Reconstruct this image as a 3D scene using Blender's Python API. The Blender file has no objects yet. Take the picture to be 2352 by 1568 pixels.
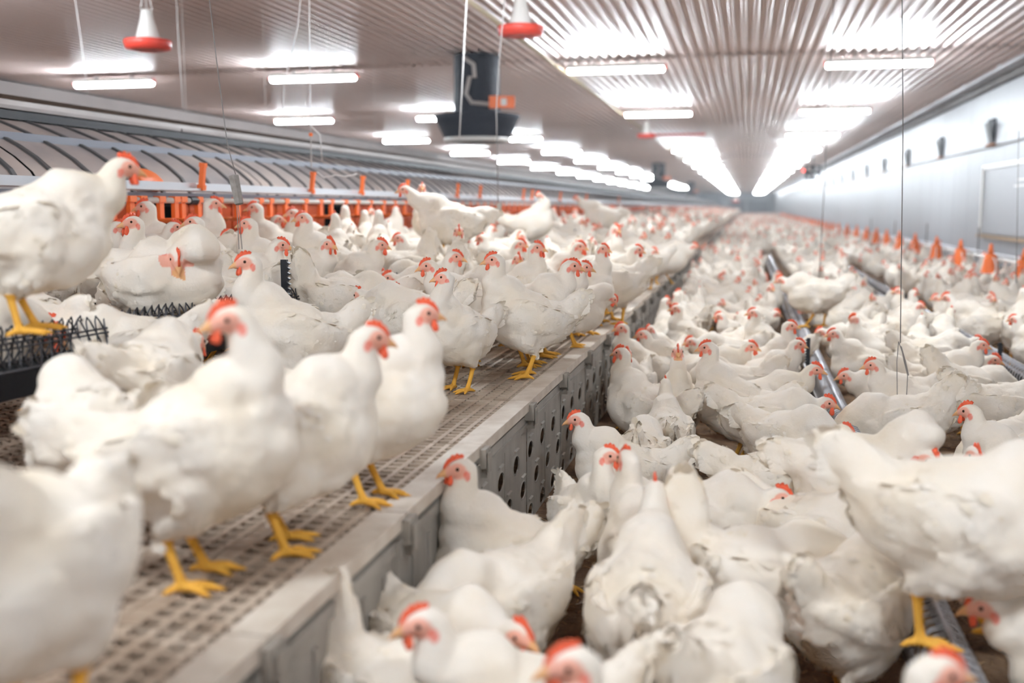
import bpy, bmesh, math, random
import numpy as np
from mathutils import Vector, Matrix, noise
random.seed(7); rng = np.random.default_rng(7)
S = bpy.context.scene; COL = S.collection
PI = math.pi

# ------------------------------------------------------------------ camera
F = 2400.; CX, CY = 1176., 784.; VX, VY = 1715., 475.; HC = 1.2      # VX,VY: where the house's long axis vanishes
th = math.atan((CY - VY) / F); ps = math.atan((VX - CX) / F * math.cos(th))
FW = Vector((-math.sin(ps) * math.cos(th), math.cos(ps) * math.cos(th), -math.sin(th)))
RT = Vector((math.cos(ps), math.sin(ps), 0)); UP = RT.cross(FW)
CAM = Vector((0, 0, HC))
cd = bpy.data.cameras.new('camera'); cam = bpy.data.objects.new('camera', cd); COL.objects.link(cam)
cam.matrix_world = Matrix.Translation(CAM) @ Matrix((RT, UP, -FW)).transposed().to_4x4()
cd.sensor_width = 36; cd.lens = 36 * F / 2352; cd.clip_start = .05; cd.clip_end = 400
cd.dof.use_dof = True; cd.dof.focus_distance = 4.1; cd.dof.aperture_fstop = 1.5
S.camera = cam
S.view_settings.view_transform = 'Standard'; S.view_settings.look = 'None'
S.view_settings.exposure = 0.0; S.view_settings.gamma = 1.0
S.view_settings.use_curve_mapping = False
S.cycles.use_adaptive_sampling = True; S.cycles.adaptive_threshold = .1; S.cycles.adaptive_min_samples = 12
S.cycles.max_bounces = 5; S.cycles.diffuse_bounces = 4; S.cycles.glossy_bounces = 2
S.cycles.transmission_bounces = 2; S.cycles.volume_bounces = 0
S.cycles.sample_clamp_indirect = 6; S.cycles.caustics_reflective = False; S.cycles.caustics_refractive = False
S.cycles.use_denoising = True
w = bpy.data.worlds.new('world'); S.world = w; w.use_nodes = True
w.node_tree.nodes['Background'].inputs[0].default_value = (.9, .93, 1, 1)
w.node_tree.nodes['Background'].inputs[1].default_value = 0.25
LAMP = 195.0
HAZE = 0.0038

def ray(px, py): return FW + RT * ((px - CX) / F) - UP * ((py - CY) / F)
def onz(px, py, z):
    d = ray(px, py); return CAM + d * ((z - HC) / d.z)
def onx(px, py, x):
    d = ray(px, py); return CAM + d * (x / d.x)

# ------------------------------------------------------------------ materials
def mat(name, color, rough=.6, metal=0., spec=.5, noise_amt=0., nscale=8., col2=None, bump=0., bscale=40., stretch=None, emis=None, estr=0.):
    m = bpy.data.materials.new(name); m.use_nodes = True; nt = m.node_tree
    b = nt.nodes['Principled BSDF']
    b.inputs['Base Color'].default_value = (*color, 1); b.inputs['Roughness'].default_value = rough
    b.inputs['Metallic'].default_value = metal; b.inputs['Specular IOR Level'].default_value = spec
    if col2 is not None or bump:
        tc = nt.nodes.new('ShaderNodeTexCoord'); mp = nt.nodes.new('ShaderNodeMapping')
        nt.links.new(tc.outputs['Object'], mp.inputs[0])
        if stretch: mp.inputs['Scale'].default_value = stretch
    if col2 is not None:
        n = nt.nodes.new('ShaderNodeTexNoise'); n.inputs['Scale'].default_value = nscale; n.inputs['Detail'].default_value = 5
        nt.links.new(mp.outputs[0], n.inputs[0])
        r = nt.nodes.new('ShaderNodeValToRGB'); r.color_ramp.elements[0].position = .5 - .25 * (1 - noise_amt) - .08
        r.color_ramp.elements[1].position = .5 + .25 * (1 - noise_amt) + .08
        r.color_ramp.elements[0].color = (*col2, 1); r.color_ramp.elements[1].color = (*color, 1)
        nt.links.new(n.outputs[0], r.inputs[0]); nt.links.new(r.outputs[0], b.inputs['Base Color'])
    if bump:
        n2 = nt.nodes.new('ShaderNodeTexNoise'); n2.inputs['Scale'].default_value = bscale; n2.inputs['Detail'].default_value = 4
        nt.links.new(mp.outputs[0], n2.inputs[0])
        bp = nt.nodes.new('ShaderNodeBump'); bp.inputs['Strength'].default_value = bump; bp.inputs['Distance'].default_value = .01
        nt.links.new(n2.outputs[0], bp.inputs['Height']); nt.links.new(bp.outputs[0], b.inputs['Normal'])
    if emis is not None:
        b.inputs['Emission Color'].default_value = (*emis, 1); b.inputs['Emission Strength'].default_value = estr
    return m
M = {}
M['plastic_orange'] = mat('orange_plastic', (.95, .19, .03), .45)
M['flap_orange'] = mat('orange_flap', (.92, .17, .03), .6, col2=(.75, .10, .02), nscale=3, noise_amt=.2)
M['flap_pink'] = mat('faded_flap', (.95, .38, .28), .6)
M['red_plastic'] = mat('red_plastic', (.75, .06, .035), .4)
M['white_plastic'] = mat('white_plastic', (.82, .80, .76), .4)
M['pipe_white'] = mat('white_pipe', (.75, .74, .72), .35, col2=(.62, .55, .48), nscale=5)
M['black'] = mat('black_plastic', (.012, .014, .02), .45)
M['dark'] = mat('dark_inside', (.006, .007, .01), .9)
M['fan_grey'] = mat('fan_grey', (.026, .03, .045), .6, spec=.2, col2=(.02, .023, .035), nscale=3)
M['galv'] = mat('galvanised_steel', (.60, .61, .64), .35, metal=.7, col2=(.45, .45, .48), nscale=14)
M['wire'] = mat('grille_wire', (.10, .10, .11), .4, metal=.7)
M['rail'] = mat('aluminium_rail', (.72, .73, .76), .35, metal=.35)
M['dusty_rail'] = mat('dusty_rail', (.46, .42, .41), .6, col2=(.34, .30, .29), nscale=3)
M['cord'] = mat('grey_cord', (.23, .21, .2), .8)
M['cord_white'] = mat('white_cord', (.75, .72, .7), .8)
M['nest_roof'] = mat('nest_roof_plastic', (.60, .50, .44), .5, col2=(.24, .23, .25), nscale=1.4, noise_amt=.5, bump=.1, stretch=(1, .8, 2.5))
M['nest_rib'] = mat('nest_rib', (.10, .095, .095), .6)
M['nest_steel'] = mat('nest_steel', (.23, .24, .28), .4, metal=.3)
M['wall'] = mat('wall_panel_white', (.37, .39, .425), .45, col2=(.33, .34, .375), nscale=1.1, noise_amt=.1, stretch=(1, 1, .35), bump=.05, bscale=5)
M['wall_dirty'] = mat('wall_band_dusty', (.72, .68, .66), .6, col2=(.50, .44, .42), nscale=1.3, noise_amt=.3, stretch=(1, .5, 1))
M['beam_dark'] = mat('dusty_dark_beam', (.13, .12, .12), .7, col2=(.25, .22, .21), nscale=2)
M['ceil'] = mat('corrugated_ceiling', (.78, .62, .57), .38, metal=.05, spec=.5, col2=(.71, .555, .51), nscale=.6, noise_amt=.1, stretch=(1, .12, 1))
M['slat'] = mat('slat_plastic', (.64, .53, .42), .65, col2=(.27, .18, .12), nscale=6, noise_amt=.35, bump=.25, bscale=60)
M['slat_dirty'] = mat('slat_plastic_dirty', (.46, .34, .255), .75, col2=(.16, .10, .065), nscale=7, noise_amt=.4, bump=.5, bscale=70)
M['slat_edge'] = mat('slat_edge_plastic', (.74, .66, .57), .6, col2=(.50, .40, .31), nscale=9, noise_amt=.3, bump=.15)
M['skirt'] = mat('weathered_grey_panel', (.42, .385, .34), .6, col2=(.27, .24, .205), nscale=6, noise_amt=.2, stretch=(1, 1.2, .5), bump=.25, bscale=35)
M['bracket'] = mat('grey_clip', (.38, .34, .29), .7, col2=(.27, .235, .2), nscale=12)
M['litter'] = mat('litter', (.30, .185, .105), 1, col2=(.10, .055, .03), nscale=9, noise_amt=.4, bump=1., bscale=45)
M['straw'] = mat('straw', (.55, .36, .19), .9, col2=(.30, .18, .09), nscale=5)
M['feather'] = mat('loose_feather', (.8, .76, .72), .9)
M['feed'] = mat('feed_crumble', (.35, .23, .12), 1, col2=(.2, .12, .06), nscale=60, bump=.6, bscale=150)
M['haze_grey'] = mat('end_wall', (.42, .45, .52), .7)
M['tube_light'] = mat('tube_light', (.9, .95, 1), .4, emis=(.86, .94, 1.0), estr=LAMP)
M['led'] = mat('red_indicator', (1, .1, .05), .4, emis=(1, .05, .03), estr=6)
M['eye'] = mat('hen_eye', (.035, .015, .008), .12)

def hen_material():
    m = bpy.data.materials.new('hen_plumage_and_skin'); m.use_nodes = True; nt = m.node_tree
    b = nt.nodes['Principled BSDF']; b.inputs['Roughness'].default_value = .75; b.inputs['Specular IOR Level'].default_value = .2
    a = nt.nodes.new('ShaderNodeAttribute'); a.attribute_name = 'col'
    tc = nt.nodes.new('ShaderNodeTexCoord'); n = nt.nodes.new('ShaderNodeTexNoise'); n.inputs['Scale'].default_value = 9; n.inputs['Detail'].default_value = 4
    nt.links.new(tc.outputs['Object'], n.inputs[0])
    mr = nt.nodes.new('ShaderNodeMapRange'); mr.inputs[1].default_value = .35; mr.inputs[2].default_value = .7
    mr.inputs[3].default_value = 0; mr.inputs[4].default_value = 1; nt.links.new(n.outputs[0], mr.inputs[0])
    mx = nt.nodes.new('ShaderNodeMix'); mx.data_type = 'RGBA'; mx.blend_type = 'MULTIPLY'
    mx.inputs[7].default_value = (1, .955, .885, 1)
    nt.links.new(mr.outputs[0], mx.inputs[0]); nt.links.new(a.outputs['Color'], mx.inputs[6]); nt.links.new(mx.outputs[2], b.inputs['Base Color'])
    n2 = nt.nodes.new('ShaderNodeTexNoise'); n2.inputs['Scale'].default_value = 120; n2.inputs['Detail'].default_value = 3
    nt.links.new(tc.outputs['Object'], n2.inputs[0])
    bp = nt.nodes.new('ShaderNodeBump'); bp.inputs['Strength'].default_value = .35; bp.inputs['Distance'].default_value = .004
    nt.links.new(n2.outputs[0], bp.inputs['Height']); nt.links.new(bp.outputs[0], b.inputs['Normal'])
    return m
M['hen'] = hen_material()
M['comb'] = mat('comb_red', (.93, .155, .06), .5, col2=(.85, .10, .04), nscale=60, bump=.3, bscale=200)

# ------------------------------------------------------------------ mesh helpers
class MB:
    def __init__(s): s.v = []; s.f = []
    def add(s, V, Fs):
        o = len(s.v); s.v += [tuple(p) for p in V]; s.f += [tuple(i + o for i in f) for f in Fs]
    def box(s, a, b):
        (x0, y0, z0), (x1, y1, z1) = a, b
        s.add([(x0, y0, z0), (x1, y0, z0), (x1, y1, z0), (x0, y1, z0), (x0, y0, z1), (x1, y0, z1), (x1, y1, z1), (x0, y1, z1)],
              [(0, 3, 2, 1), (4, 5, 6, 7), (0, 1, 5, 4), (1, 2, 6, 5), (2, 3, 7, 6), (3, 0, 4, 7)])
    def tube(s, pts, r, n=8, cap=True):
        pts = [Vector(p) for p in pts]; rs = r if isinstance(r, (list, tuple)) else [r] * len(pts)
        rings = []; side = None
        for i, p in enumerate(pts):
            t = (pts[min(i + 1, len(pts) - 1)] - pts[max(i - 1, 0)]).normalized()
            if side is None: side = t.cross(Vector((0, 0, 1)) if abs(t.z) < .9 else Vector((0, 1, 0))).normalized()
            side = (side - t * side.dot(t)).normalized(); up = side.cross(t)
            rings.append([p + (side * math.cos(2 * PI * k / n) + up * math.sin(2 * PI * k / n)) * rs[i] for k in range(n)])
        V = [q for R in rings for q in R]
        Fs = [(i * n + k, i * n + (k + 1) % n, (i + 1) * n + (k + 1) % n, (i + 1) * n + k) for i in range(len(pts) - 1) for k in range(n)]
        if cap: Fs += [tuple(range(n))[::-1], tuple((len(pts) - 1) * n + k for k in range(n))]
        s.add(V, Fs)
    def lathe(s, prof, c=(0, 0, 0), n=24):          # prof: (radius, z)
        V = [(c[0] + r * math.cos(2 * PI * k / n), c[1] + r * math.sin(2 * PI * k / n), c[2] + z) for r, z in prof for k in range(n)]
        Fs = [(i * n + k, i * n + (k + 1) % n, (i + 1) * n + (k + 1) % n, (i + 1) * n + k) for i in range(len(prof) - 1) for k in range(n)]
        s.add(V, Fs)
    def prism(s, poly, y0, y1):                     # poly in (x, z), extruded along y
        n = len(poly)
        s.add([(x, y0, z) for x, z in poly] + [(x, y1, z) for x, z in poly],
              [(k, (k + 1) % n, n + (k + 1) % n, n + k) for k in range(n)] + [tuple(range(n))[::-1], tuple(range(n, 2 * n))])
    def mesh(s, name, m, smooth=False):
        me = bpy.data.meshes.new(name); me.from_pydata(s.v, [], s.f); me.update()
        if m: me.materials.append(m)
        if smooth: me.polygons.foreach_set('use_smooth', [True] * len(me.polygons))
        return me
def tag(o, label=None, cat=None, group=None, kind=None):
    if label: o['label'] = label
    if cat: o['category'] = cat
    if group: o['group'] = group
    if kind: o['kind'] = kind
    return o
def obj(name, me, parent=None, loc=(0, 0, 0)):
    o = bpy.data.objects.new(name, me); COL.objects.link(o); o.location = loc
    if parent: o.parent = parent
    return o
def build(name, mb, m, parent=None, smooth=False, loc=(0, 0, 0)): return obj(name, mb.mesh(name, m, smooth), parent, loc)
def empty(name, loc=(0, 0, 0), rz=0):
    o = bpy.data.objects.new(name, None); COL.objects.link(o); o.location = loc; o.rotation_euler = (0, 0, rz); o.empty_display_size = .1
    return o
def dup(root, loc=None, rz=None):
    r = root.copy(); COL.objects.link(r)
    if loc is not None: r.location = loc
    if rz is not None: r.rotation_euler = (0, 0, rz)
    for ch in root.children:
        c = ch.copy(); COL.objects.link(c); c.parent = r
        for g in ch.children:
            d = g.copy(); COL.objects.link(d); d.parent = c
    return r
def struct(name, mb, m, smooth=False): return tag(build(name, mb, m, smooth=smooth), kind='structure')

# ------------------------------------------------------------------ setting
Y0, Y1 = -9., 150.
XR, XL, ZC = 3.55, -11., 3.1
b = MB(); b.add([(XL, Y0, 0), (XR, Y0, 0), (XR, Y1, 0), (XL, Y1, 0)], [(0, 1, 2, 3)]); struct('floor', b, M['litter'])
# corrugated ceiling: trapezoid ribs along the house, sheets lapped every 13.5 m
b = MB(); pitch = .125; prof = []; x = XL - .1
while x < XR + .1:
    prof += [(x, 0), (x + .035, 0), (x + .055, .028), (x + .105, .028)]; x += pitch
y = Y0; k = 0
edges = [-9, .4] + [13.9 + 13.5 * i for i in range(10)] + [150]
for ya, yb in zip(edges[:-1], edges[1:]):
    dz = .012 * (k % 2); n = len(prof); k += 1
    b.add([(px, ya, ZC + pz + dz) for px, pz in prof] + [(px, yb + .04, ZC + pz + dz) for px, pz in prof],
          [(i, n + i, n + i + 1, i + 1) for i in range(n - 1)])
struct('ceiling', b, M['ceil'])
b = MB(); b.box((XL - .3, Y0, ZC + .15), (XR + .3, Y1, ZC + .2)); struct('roof', b, M['beam_dark'])
# right wall of vertical panels with narrow joints
b = MB(); y = Y0; i = 0
while y < Y1:
    b.box((XR, y + .006, 0), (XR + .1, y + 1.19, ZC - .02)); y += 1.2
b.box((XR + .04, Y0, 0), (XR + .12, Y1, ZC + .1))
struct('wall_right', b, M['wall'])
b = MB(); b.box((XL - .12, Y0, 0), (XL, Y1, ZC + .1)); struct('wall_left', b, M['wall_dirty'])
b = MB(); b.box((XL, Y1, 0), (XR, Y1 + .1, ZC + .1)); struct('wall_back', b, M['haze_grey'])
b = MB(); b.box((XL, Y0 - .1, 0), (XR, Y0, ZC + .1)); struct('wall_front', b, M['wall'])
b = MB(); b.box((XR - .09, Y0, ZC - .16), (XR, Y1, ZC - .01)); struct('trim_1', b, M['beam_dark'])
b = MB()
b.box((XR - .30, Y0 + .1, ZC - .08), (XR - .26, Y1 - .1, ZC - .04)); b.box((XR - .19, Y0 + .1, ZC - .08), (XR - .16, Y1 - .1, ZC - .04))
y = 1.
while y < 60: b.box((XR - .32, y, ZC - .04), (XR - .095, y + .05, ZC - .015)); y += 2.4
tag(build('cable_tray', b, M['rail']), 'grey metal rail running along the top of the white wall', 'rail')
# left upper band, beams and duct
b = MB(); b.box((XL + .002, Y0, ZC - .18), (XL + .14, Y1, ZC - .02)); struct('trim_2', b, M['beam_dark'])
b = MB(); b.box((XL + .002, Y0, 2.0), (XL + .10, Y1, 2.08)); b.box((XL + .002, Y0, 2.42), (XL + .06, Y1, 2.45)); struct('trim_3', b, M['beam_dark'])
# far end: pale gate and dark opening
b = MB(); b.box((-2.6, Y1 - .06, 0), (3.2, Y1 - .01, 2.0)); struct('door_1', b, mat('far_door', (.12, .14, .2), .6))
b = MB(); b.box((-2.9, Y1 - .4, 2.05), (3.5, Y1 - .02, 2.5)); struct('trim_4', b, M['wall'])
b = MB()
for xx in (-2.8, -.2, 2.9): b.box((xx, Y1 - .5, 0), (xx + .35, Y1 - .1, 2.1))
struct('trim_5', b, M['wall'])
# inspection door on the right wall
b = MB(); y0, y1 = 12.2, 17.35
b.box((XR - .03, y0, .82), (XR, y1, 1.80))
door = tag(build('door_2', b, M['wall']), kind='structure')
b = MB()
for (a, c, z0, z1) in ((y0, y1, 1.76, 1.82), (y1 - .06, y1, .8, 1.8), (y0, y0 + .06, .8, 1.8)): b.box((XR - .055, a, z0), (XR - .03, c, z1))
build('door_frame', b, M['white_plastic'], door)
b = MB(); b.box((XR - .09, y0, .745), (XR, y1 + .02, .79)); tag(build('door_ledge', b, mat('ledge', (.45, .33, .22), .8), door), 'dusty brown ledge')
b = MB()
for (z, w2) in ((1.55, .35), (1.47, .5)): b.box((XR - .034, 14.9 - w2, z), (XR - .03, 14.9 + w2, z + .02))
tag(build('door_vent', b, M['white_plastic'], door))

# ------------------------------------------------------------------ ceiling tube lights
def make_lamp():
    t = empty('tube_lamp')
    b = MB(); b.box((-.64, -.075, .024), (.64, .075, .075)); b.box((-.3, -.02, .075), (-.27, .02, .12)); b.box((.27, -.02, .075), (.3, .02, .12))
    build('lamp_housing', b, M['white_plastic'], t)
    b = MB(); b.tube([(-.625, 0, 0), (-.61, 0, 0), (.61, 0, 0), (.625, 0, 0)], [.030, .042, .042, .030], 7)
    o = build('diffuser', b, M['tube_light'], t, True); o.scale = (1, 1, .85)
    for sx in (-1, 1):
        b = MB(); b.box((sx * .64 - .015, -.040, .01), (sx * .64 + .015, .040, .07)); tag(build('end_cap', b, M['red_plastic'], t), 'red end cap')
    return t
lamp0 = make_lamp(); used = False
def unlit():
    t = empty('tube_lamp')
    b = MB(); b.box((-.64, -.045, .0), (.64, .045, .06)); build('lamp_housing', b, M['red_plastic'], t)
    return t
rows = [(1.56, 'right row beside the white wall'), (-1.72, 'row above the deck'), (-5.95, 'row beyond the nest roof'), (-9.05, 'leftmost row, farthest across')]
ord_ = ['nearest', 'second', 'third', 'fourth', 'fifth', 'sixth']
for ri, (lx, where) in enumerate(rows):
    for k in range(-3, 20):
        y = 13.95 + 6.75 * k + (.15 if ri == 0 else 0)
        if k > 11 and k % 2: y = y
        if ri == 1 and k == 2:
            o = unlit(); o.location = (lx, y, ZC - .10); tag(o, 'unlit ceiling lamp showing only its red housing strip', 'lamp'); continue
        if k >= 14 and ri >= 2: continue
        o = lamp0 if not used else dup(lamp0); used = True
        o.location = (lx, y, ZC - .13)
        if 0 <= k < 6: tag(o, '%s glowing white tube lamp in the %s' % (ord_[k], where), 'lamp', 'ceiling tube lamps')
        elif k < 0: tag(o, 'white tube lamp behind the viewer, %s' % where, 'lamp', 'ceiling tube lamps behind')
        else: tag(o, 'small far glowing tube lamp of the %s' % where, 'lamp', 'far lamps of the ' + where)

# ------------------------------------------------------------------ ridge pipe, wall inlets, bell feeders, fans
b = MB(); b.tube([(-2.53, 4, ZC - .035), (-2.52, 30, ZC - .035), (-2.52, 60, ZC - .035)], .022, 8)
tag(build('ceiling_pipe', b, mat('yellowed_pipe', (.62, .52, .36), .5), smooth=True), 'thin yellowed pipe running lengthwise under the corrugated ceiling', 'pipe')
b = MB(); b.tube([(XR - .03, 9, 2.12), (XR - .03, 17, 2.08), (XR - .03, 25, 2.12), (XR - .03, 40, 2.1), (XR - .03, 70, 2.1)], .008, 6)
tag(build('wall_cable', b, M['cord']), 'thin grey cable strung along the white wall under the inlets', 'cable')
def make_inlet():
    t = empty('air_inlet')
    b = MB(); b.box((-.02, -.17, -.17), (0, .17, .17)); b.box((-.05, -.17, .15), (0, .17, .18)); build('inlet_frame', b, M['fan_grey'], t)
    b = MB(); b.add([(-.021, -.14, -.15), (-.021, .14, -.15), (-.09, .14, .13), (-.09, -.14, .13), (-.0215, -.14, -.17), (-.0215, .14, -.17), (-.105, .14, .13), (-.105, -.14, .13)],
                    [(0, 1, 2, 3), (7, 6, 5, 4), (0, 3, 7, 4), (1, 5, 6, 2), (3, 2, 6, 7), (0, 4, 5, 1)])
    build('flap', b, M['black'], t)
    b = MB(); b.box((-.06, -.2, -.21), (0, .2, -.18)); tag(build('sill', b, mat('rusty_sill', (.45, .2, .1), .8), t), 'rusty sill')
    return t
i0 = make_inlet()
names = ['nearest', 'second nearest', 'third nearest', 'fourth', 'fifth', 'sixth', 'seventh']
for k in range(22):
    o = i0 if k == 0 else dup(i0)
    o.location = (XR, 17.0 + 4.2 * k, 2.31)
    tag(o, ('%s black air inlet along the white wall' % names[k]) if k < 7 else 'tiny far black air inlet high on the white wall', 'air inlet', 'wall air inlets' if k < 7 else 'far wall air inlets')

def bell(px, py, depth, label):
    d = ray(px, py); p = CAM + d * depth
    t = tag(empty('hanging_bell_drinker', p), label, 'drinker', 'hanging bell drinkers')
    b = MB(); b.lathe([(.0, .33), (.045, .33), (.05, .31), (.06, .25), (.10, .10), (.13, .02), (.13, .0), (.1, .0)]); build('bell', b, M['white_plastic'], t, True)
    b = MB(); b.lathe([(0, -.02), (.12, -.035), (.2, -.02), (.215, .05), (.208, .06), (.19, .05), (.12, .0), (0, .0)]); build('pan', b, M['red_plastic'], t, True)
    b = MB()
    for a in range(3): b.tube([(.06 * math.cos(a * 2.1), .06 * math.sin(a * 2.1), .32), (0, 0, .6)], .005, 5)
    b.tube([(0, 0, .6), (0, 0, ZC - p.z)], .005, 5)
    build('hanging_cord', b, M['cord_white'], t)
bell(340, 108, 9.6, 'red and white bell drinker raised near the ceiling at the far left')
bell(1196, 76, 9.6, 'red and white bell drinker hanging above the dark fan')
bell(1485, 314, 23., 'small far red and white bell drinker hanging beside the lamp rows')
bell(1690, 463, 60., 'tiny distant red and white bell drinker near the far end')

def duct_fan(loc, s, label):
    t = tag(empty('chimney_fan', loc, .2), label, 'fan', 'hanging chimney fans'); t.scale = (s, s, s); zt = (ZC - loc[2]) / s
    b = MB(); b.lathe([(.24, .2), (.24, zt)], n=28); b.lathe([(.23, .2), (.23, zt)], n=28); build('duct', b, M['fan_grey'], t, True)
    b = MB(); b.lathe([(.34, 0), (.43, .20), (.455, .245), (.45, .255), (.42, .24), (.24, .26), (.24, .24), (.40, .2), (.32, .0), (.34, 0)], n=36); build('bell_mouth', b, M['fan_grey'], t, True)
    b = MB(); b.lathe([(.30, -.02), (.345, -.02), (.35, .02), (.3, .02), (.30, -.02)], n=36); tag(build('rim', b, M['white_plastic'], t, True), 'pale rim ring')
    b = MB()
    for k in range(5):
        a = k * 2 * PI / 5; c, sn = math.cos(a), math.sin(a)
        b.add([(c * r - sn * wd, sn * r + c * wd, .1 + (wd * .4)) for r, wd in ((.05, -.05), (.3, -.07), (.3, .07), (.05, .05))], [(0, 1, 2, 3)])
    b.lathe([(0, .06), (.07, .06), (.07, .16), (0, .16)], n=12); build('blades', b, M['black'], t)
    b = MB(); b.box((.14, -.36, .30), (.40, -.26, .42)); bx = tag(build('control_box', b, M['plastic_orange'], t), 'orange junction box')
    b = MB(); b.box((.26, -.37, .325), (.32, -.359, .395)); tag(build('box_switch', b, M['white_plastic'], bx), 'pale switch on the orange box')
    b = MB(); P = [(-.12, -.26, zt - .05), (-.02, -.28, zt - .12), (-.01, -.28, zt - .25), (-.06, -.28, .62), (-.10, -.28, .45), (-.04, -.3, .36), (.14, -.32, .34)]
    b.tube(P, .022, 7); tag(build('conduit', b, mat('conduit', (.42, .38, .36), .6), t, True), 'pale flexible conduit')
    return t
p = onz(1096, 318, 2.18); 
fanp = CAM + ray(1096, 322) * 13.4
duct_fan(tuple(fanp), 1.22, 'large dark grey chimney fan with orange box hanging from the ceiling')
p2 = CAM + ray(1512, 432) * 46; duct_fan(tuple(p2), 1.2, 'distant dark chimney fan below the ceiling, second along the house')
p3 = CAM + ray(1587, 452) * 80; duct_fan(tuple(p3), 1.2, 'farthest and smallest dark chimney fan')
# circulation fan near right wall
p4 = CAM + ray(1867, 396) * 30; t = tag(empty('circulation_fan', tuple(p4)), 'dark boxy circulation fan with a red indicator near the white wall', 'fan')
b = MB(); b.box((-.22, -.15, -.2), (.22, .15, -.16)); b.box((-.22, -.15, .16), (.22, .15, .2)); b.box((-.22, -.15, -.2), (-.18, .15, .2)); b.box((.18, -.15, -.2), (.22, .15, .2)); b.tube([(0, 0, .2), (0, 0, ZC - p4.z)], .015, 6)
build('fan_housing', b, M['fan_grey'], t)
b = MB()
for k in range(4):
    a = k * PI / 2; c, sn = math.cos(a), math.sin(a)
    b.add([(c * r - sn * wd, wd * .3, sn * r + c * wd) for r, wd in ((.03, -.03), (.17, -.06), (.17, .06), (.03, .03))], [(0, 1, 2, 3)])
build('blades', b, M['black'], t)
b = MB(); b.box((-.3, -.17, .02), (-.24, -.15, .08)); tag(build('indicator_light', b, M['led'], t), 'red glowing indicator')

# ------------------------------------------------------------------ slatted deck
XE = -.765; ZD = .48; SL = .085; XN = -3.2            # edge, height, rise towards the nests, inner end
def deck_z(x): return ZD + max(0., (XE - .55 - x)) * SL * 1.35
def slat_mesh(edge, L=.735, W=.6, nx=12, ny=17):
    b = MB(); px = W / nx; py = L / ny
    bw = .30 if edge else .26                          # bar width as share of the pitch
    for i in range(nx + 1):
        x0 = i * px - px * bw * .5; x1 = i * px + px * bw * .5
        x0 = max(x0, .002); x1 = min(x1, W - .002); b.box((x0, .004, -.02), (x1, L - .004, 0))
    for j in range(ny + 1):
        h = py * (.13 if edge else .11)
        y0 = max(j * py - h, .004); y1 = min(j * py + h, L - .004); b.box((.002, y0, -.018), (W - .002, y1, -.0008 if edge else .001))
    if edge:                                           # solid strips: only some rows of slots stay open
        for i in (1, 4, 7):
            b.box((i * px, .004, -.018), ((i + 1) * px, L - .004, -.0028))
    return b
edge_me = slat_mesh(True).mesh('deck_grating', M['slat']); mid_me = slat_mesh(False, nx=15, ny=22).mesh('deck_grating', M['slat_dirty'])
b = MB(); b.box((.6, .003, -.03), (.655, .732, .004)); b.box((.575, .003, -.01), (.6, .732, .002)); rim_me = b.mesh('rim', M['slat_edge'])
tilt = math.atan(SL * 1.35)
yj = [.08 + .735 * i for i in range(24)]; PL = .735
near_words = {1: 'nearest', 2: 'second nearest', 3: 'third nearest', 4: 'fourth', 5: 'fifth', 6: 'sixth'}
for j, y in enumerate(yj):
    for i in range(4):
        x1 = XE - .055 - .6 * i if i == 0 else XE - .655 - .6 * (i - 1)
        o = tag(obj('deck_grating', edge_me if i == 0 else mid_me), None, 'floor panel', 'slatted deck panels' if j < 7 else 'far slatted deck panels')
        if i == 0: o.location = (x1 - .6, y, ZD); obj('rim', rim_me, o)
        else:
            s = math.sqrt(1 + (SL * 1.35) ** 2); xl = x1 - .6 / s
            o.location = (xl, y, deck_z(xl)); o.rotation_euler = (0, tilt, 0); 
            xl = x1 - .6 * math.cos(tilt) - 0; o.location = (XE - .655 - .6 * math.cos(tilt) * i, y, ZD + .6 * math.sin(tilt) * i)
        rowd = ['edge panel with pale rim', 'second from the edge', 'third from the edge', 'innermost, by the nests'][i]
        o['label'] = ('brown slatted deck panel, %s, %s along the deck' % (rowd, near_words[j])) if j in near_words else ('brown slatted deck panel, %s, %s' % (rowd, 'partly below the frame edge' if j < 1 else 'far down the deck'))
# far continuation
b = MB()
for (xa, za, xb, zb) in ((XE, ZD, XE - .655, ZD), (XE - .655, ZD, XN - .1, ZD + (XN - .1 - (XE - .655)) * -math.tan(tilt))):
    b.add([(xa, yj[-1] + PL, za), (xa, Y1 - .6, za), (xb, Y1 - .6, zb), (xb, yj[-1] + PL, zb)], [(0, 1, 2, 3)])
tag(build('slatted_deck', b, M['slat_dirty']), 'far stretch of the brown slatted deck under the distant flock', 'deck', kind='stuff')
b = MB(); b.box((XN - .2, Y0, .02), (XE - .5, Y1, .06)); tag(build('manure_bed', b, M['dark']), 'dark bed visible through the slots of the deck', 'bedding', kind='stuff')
# joists
b = MB()
for x in (XE - .30, XE - .665):
    b.box((x - .02, -1, ZD - .09), (x + .02, Y1, ZD - .022))
tag(build('deck_joist', b, M['bracket']), 'grey joists under the slatted deck', 'joist')
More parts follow.
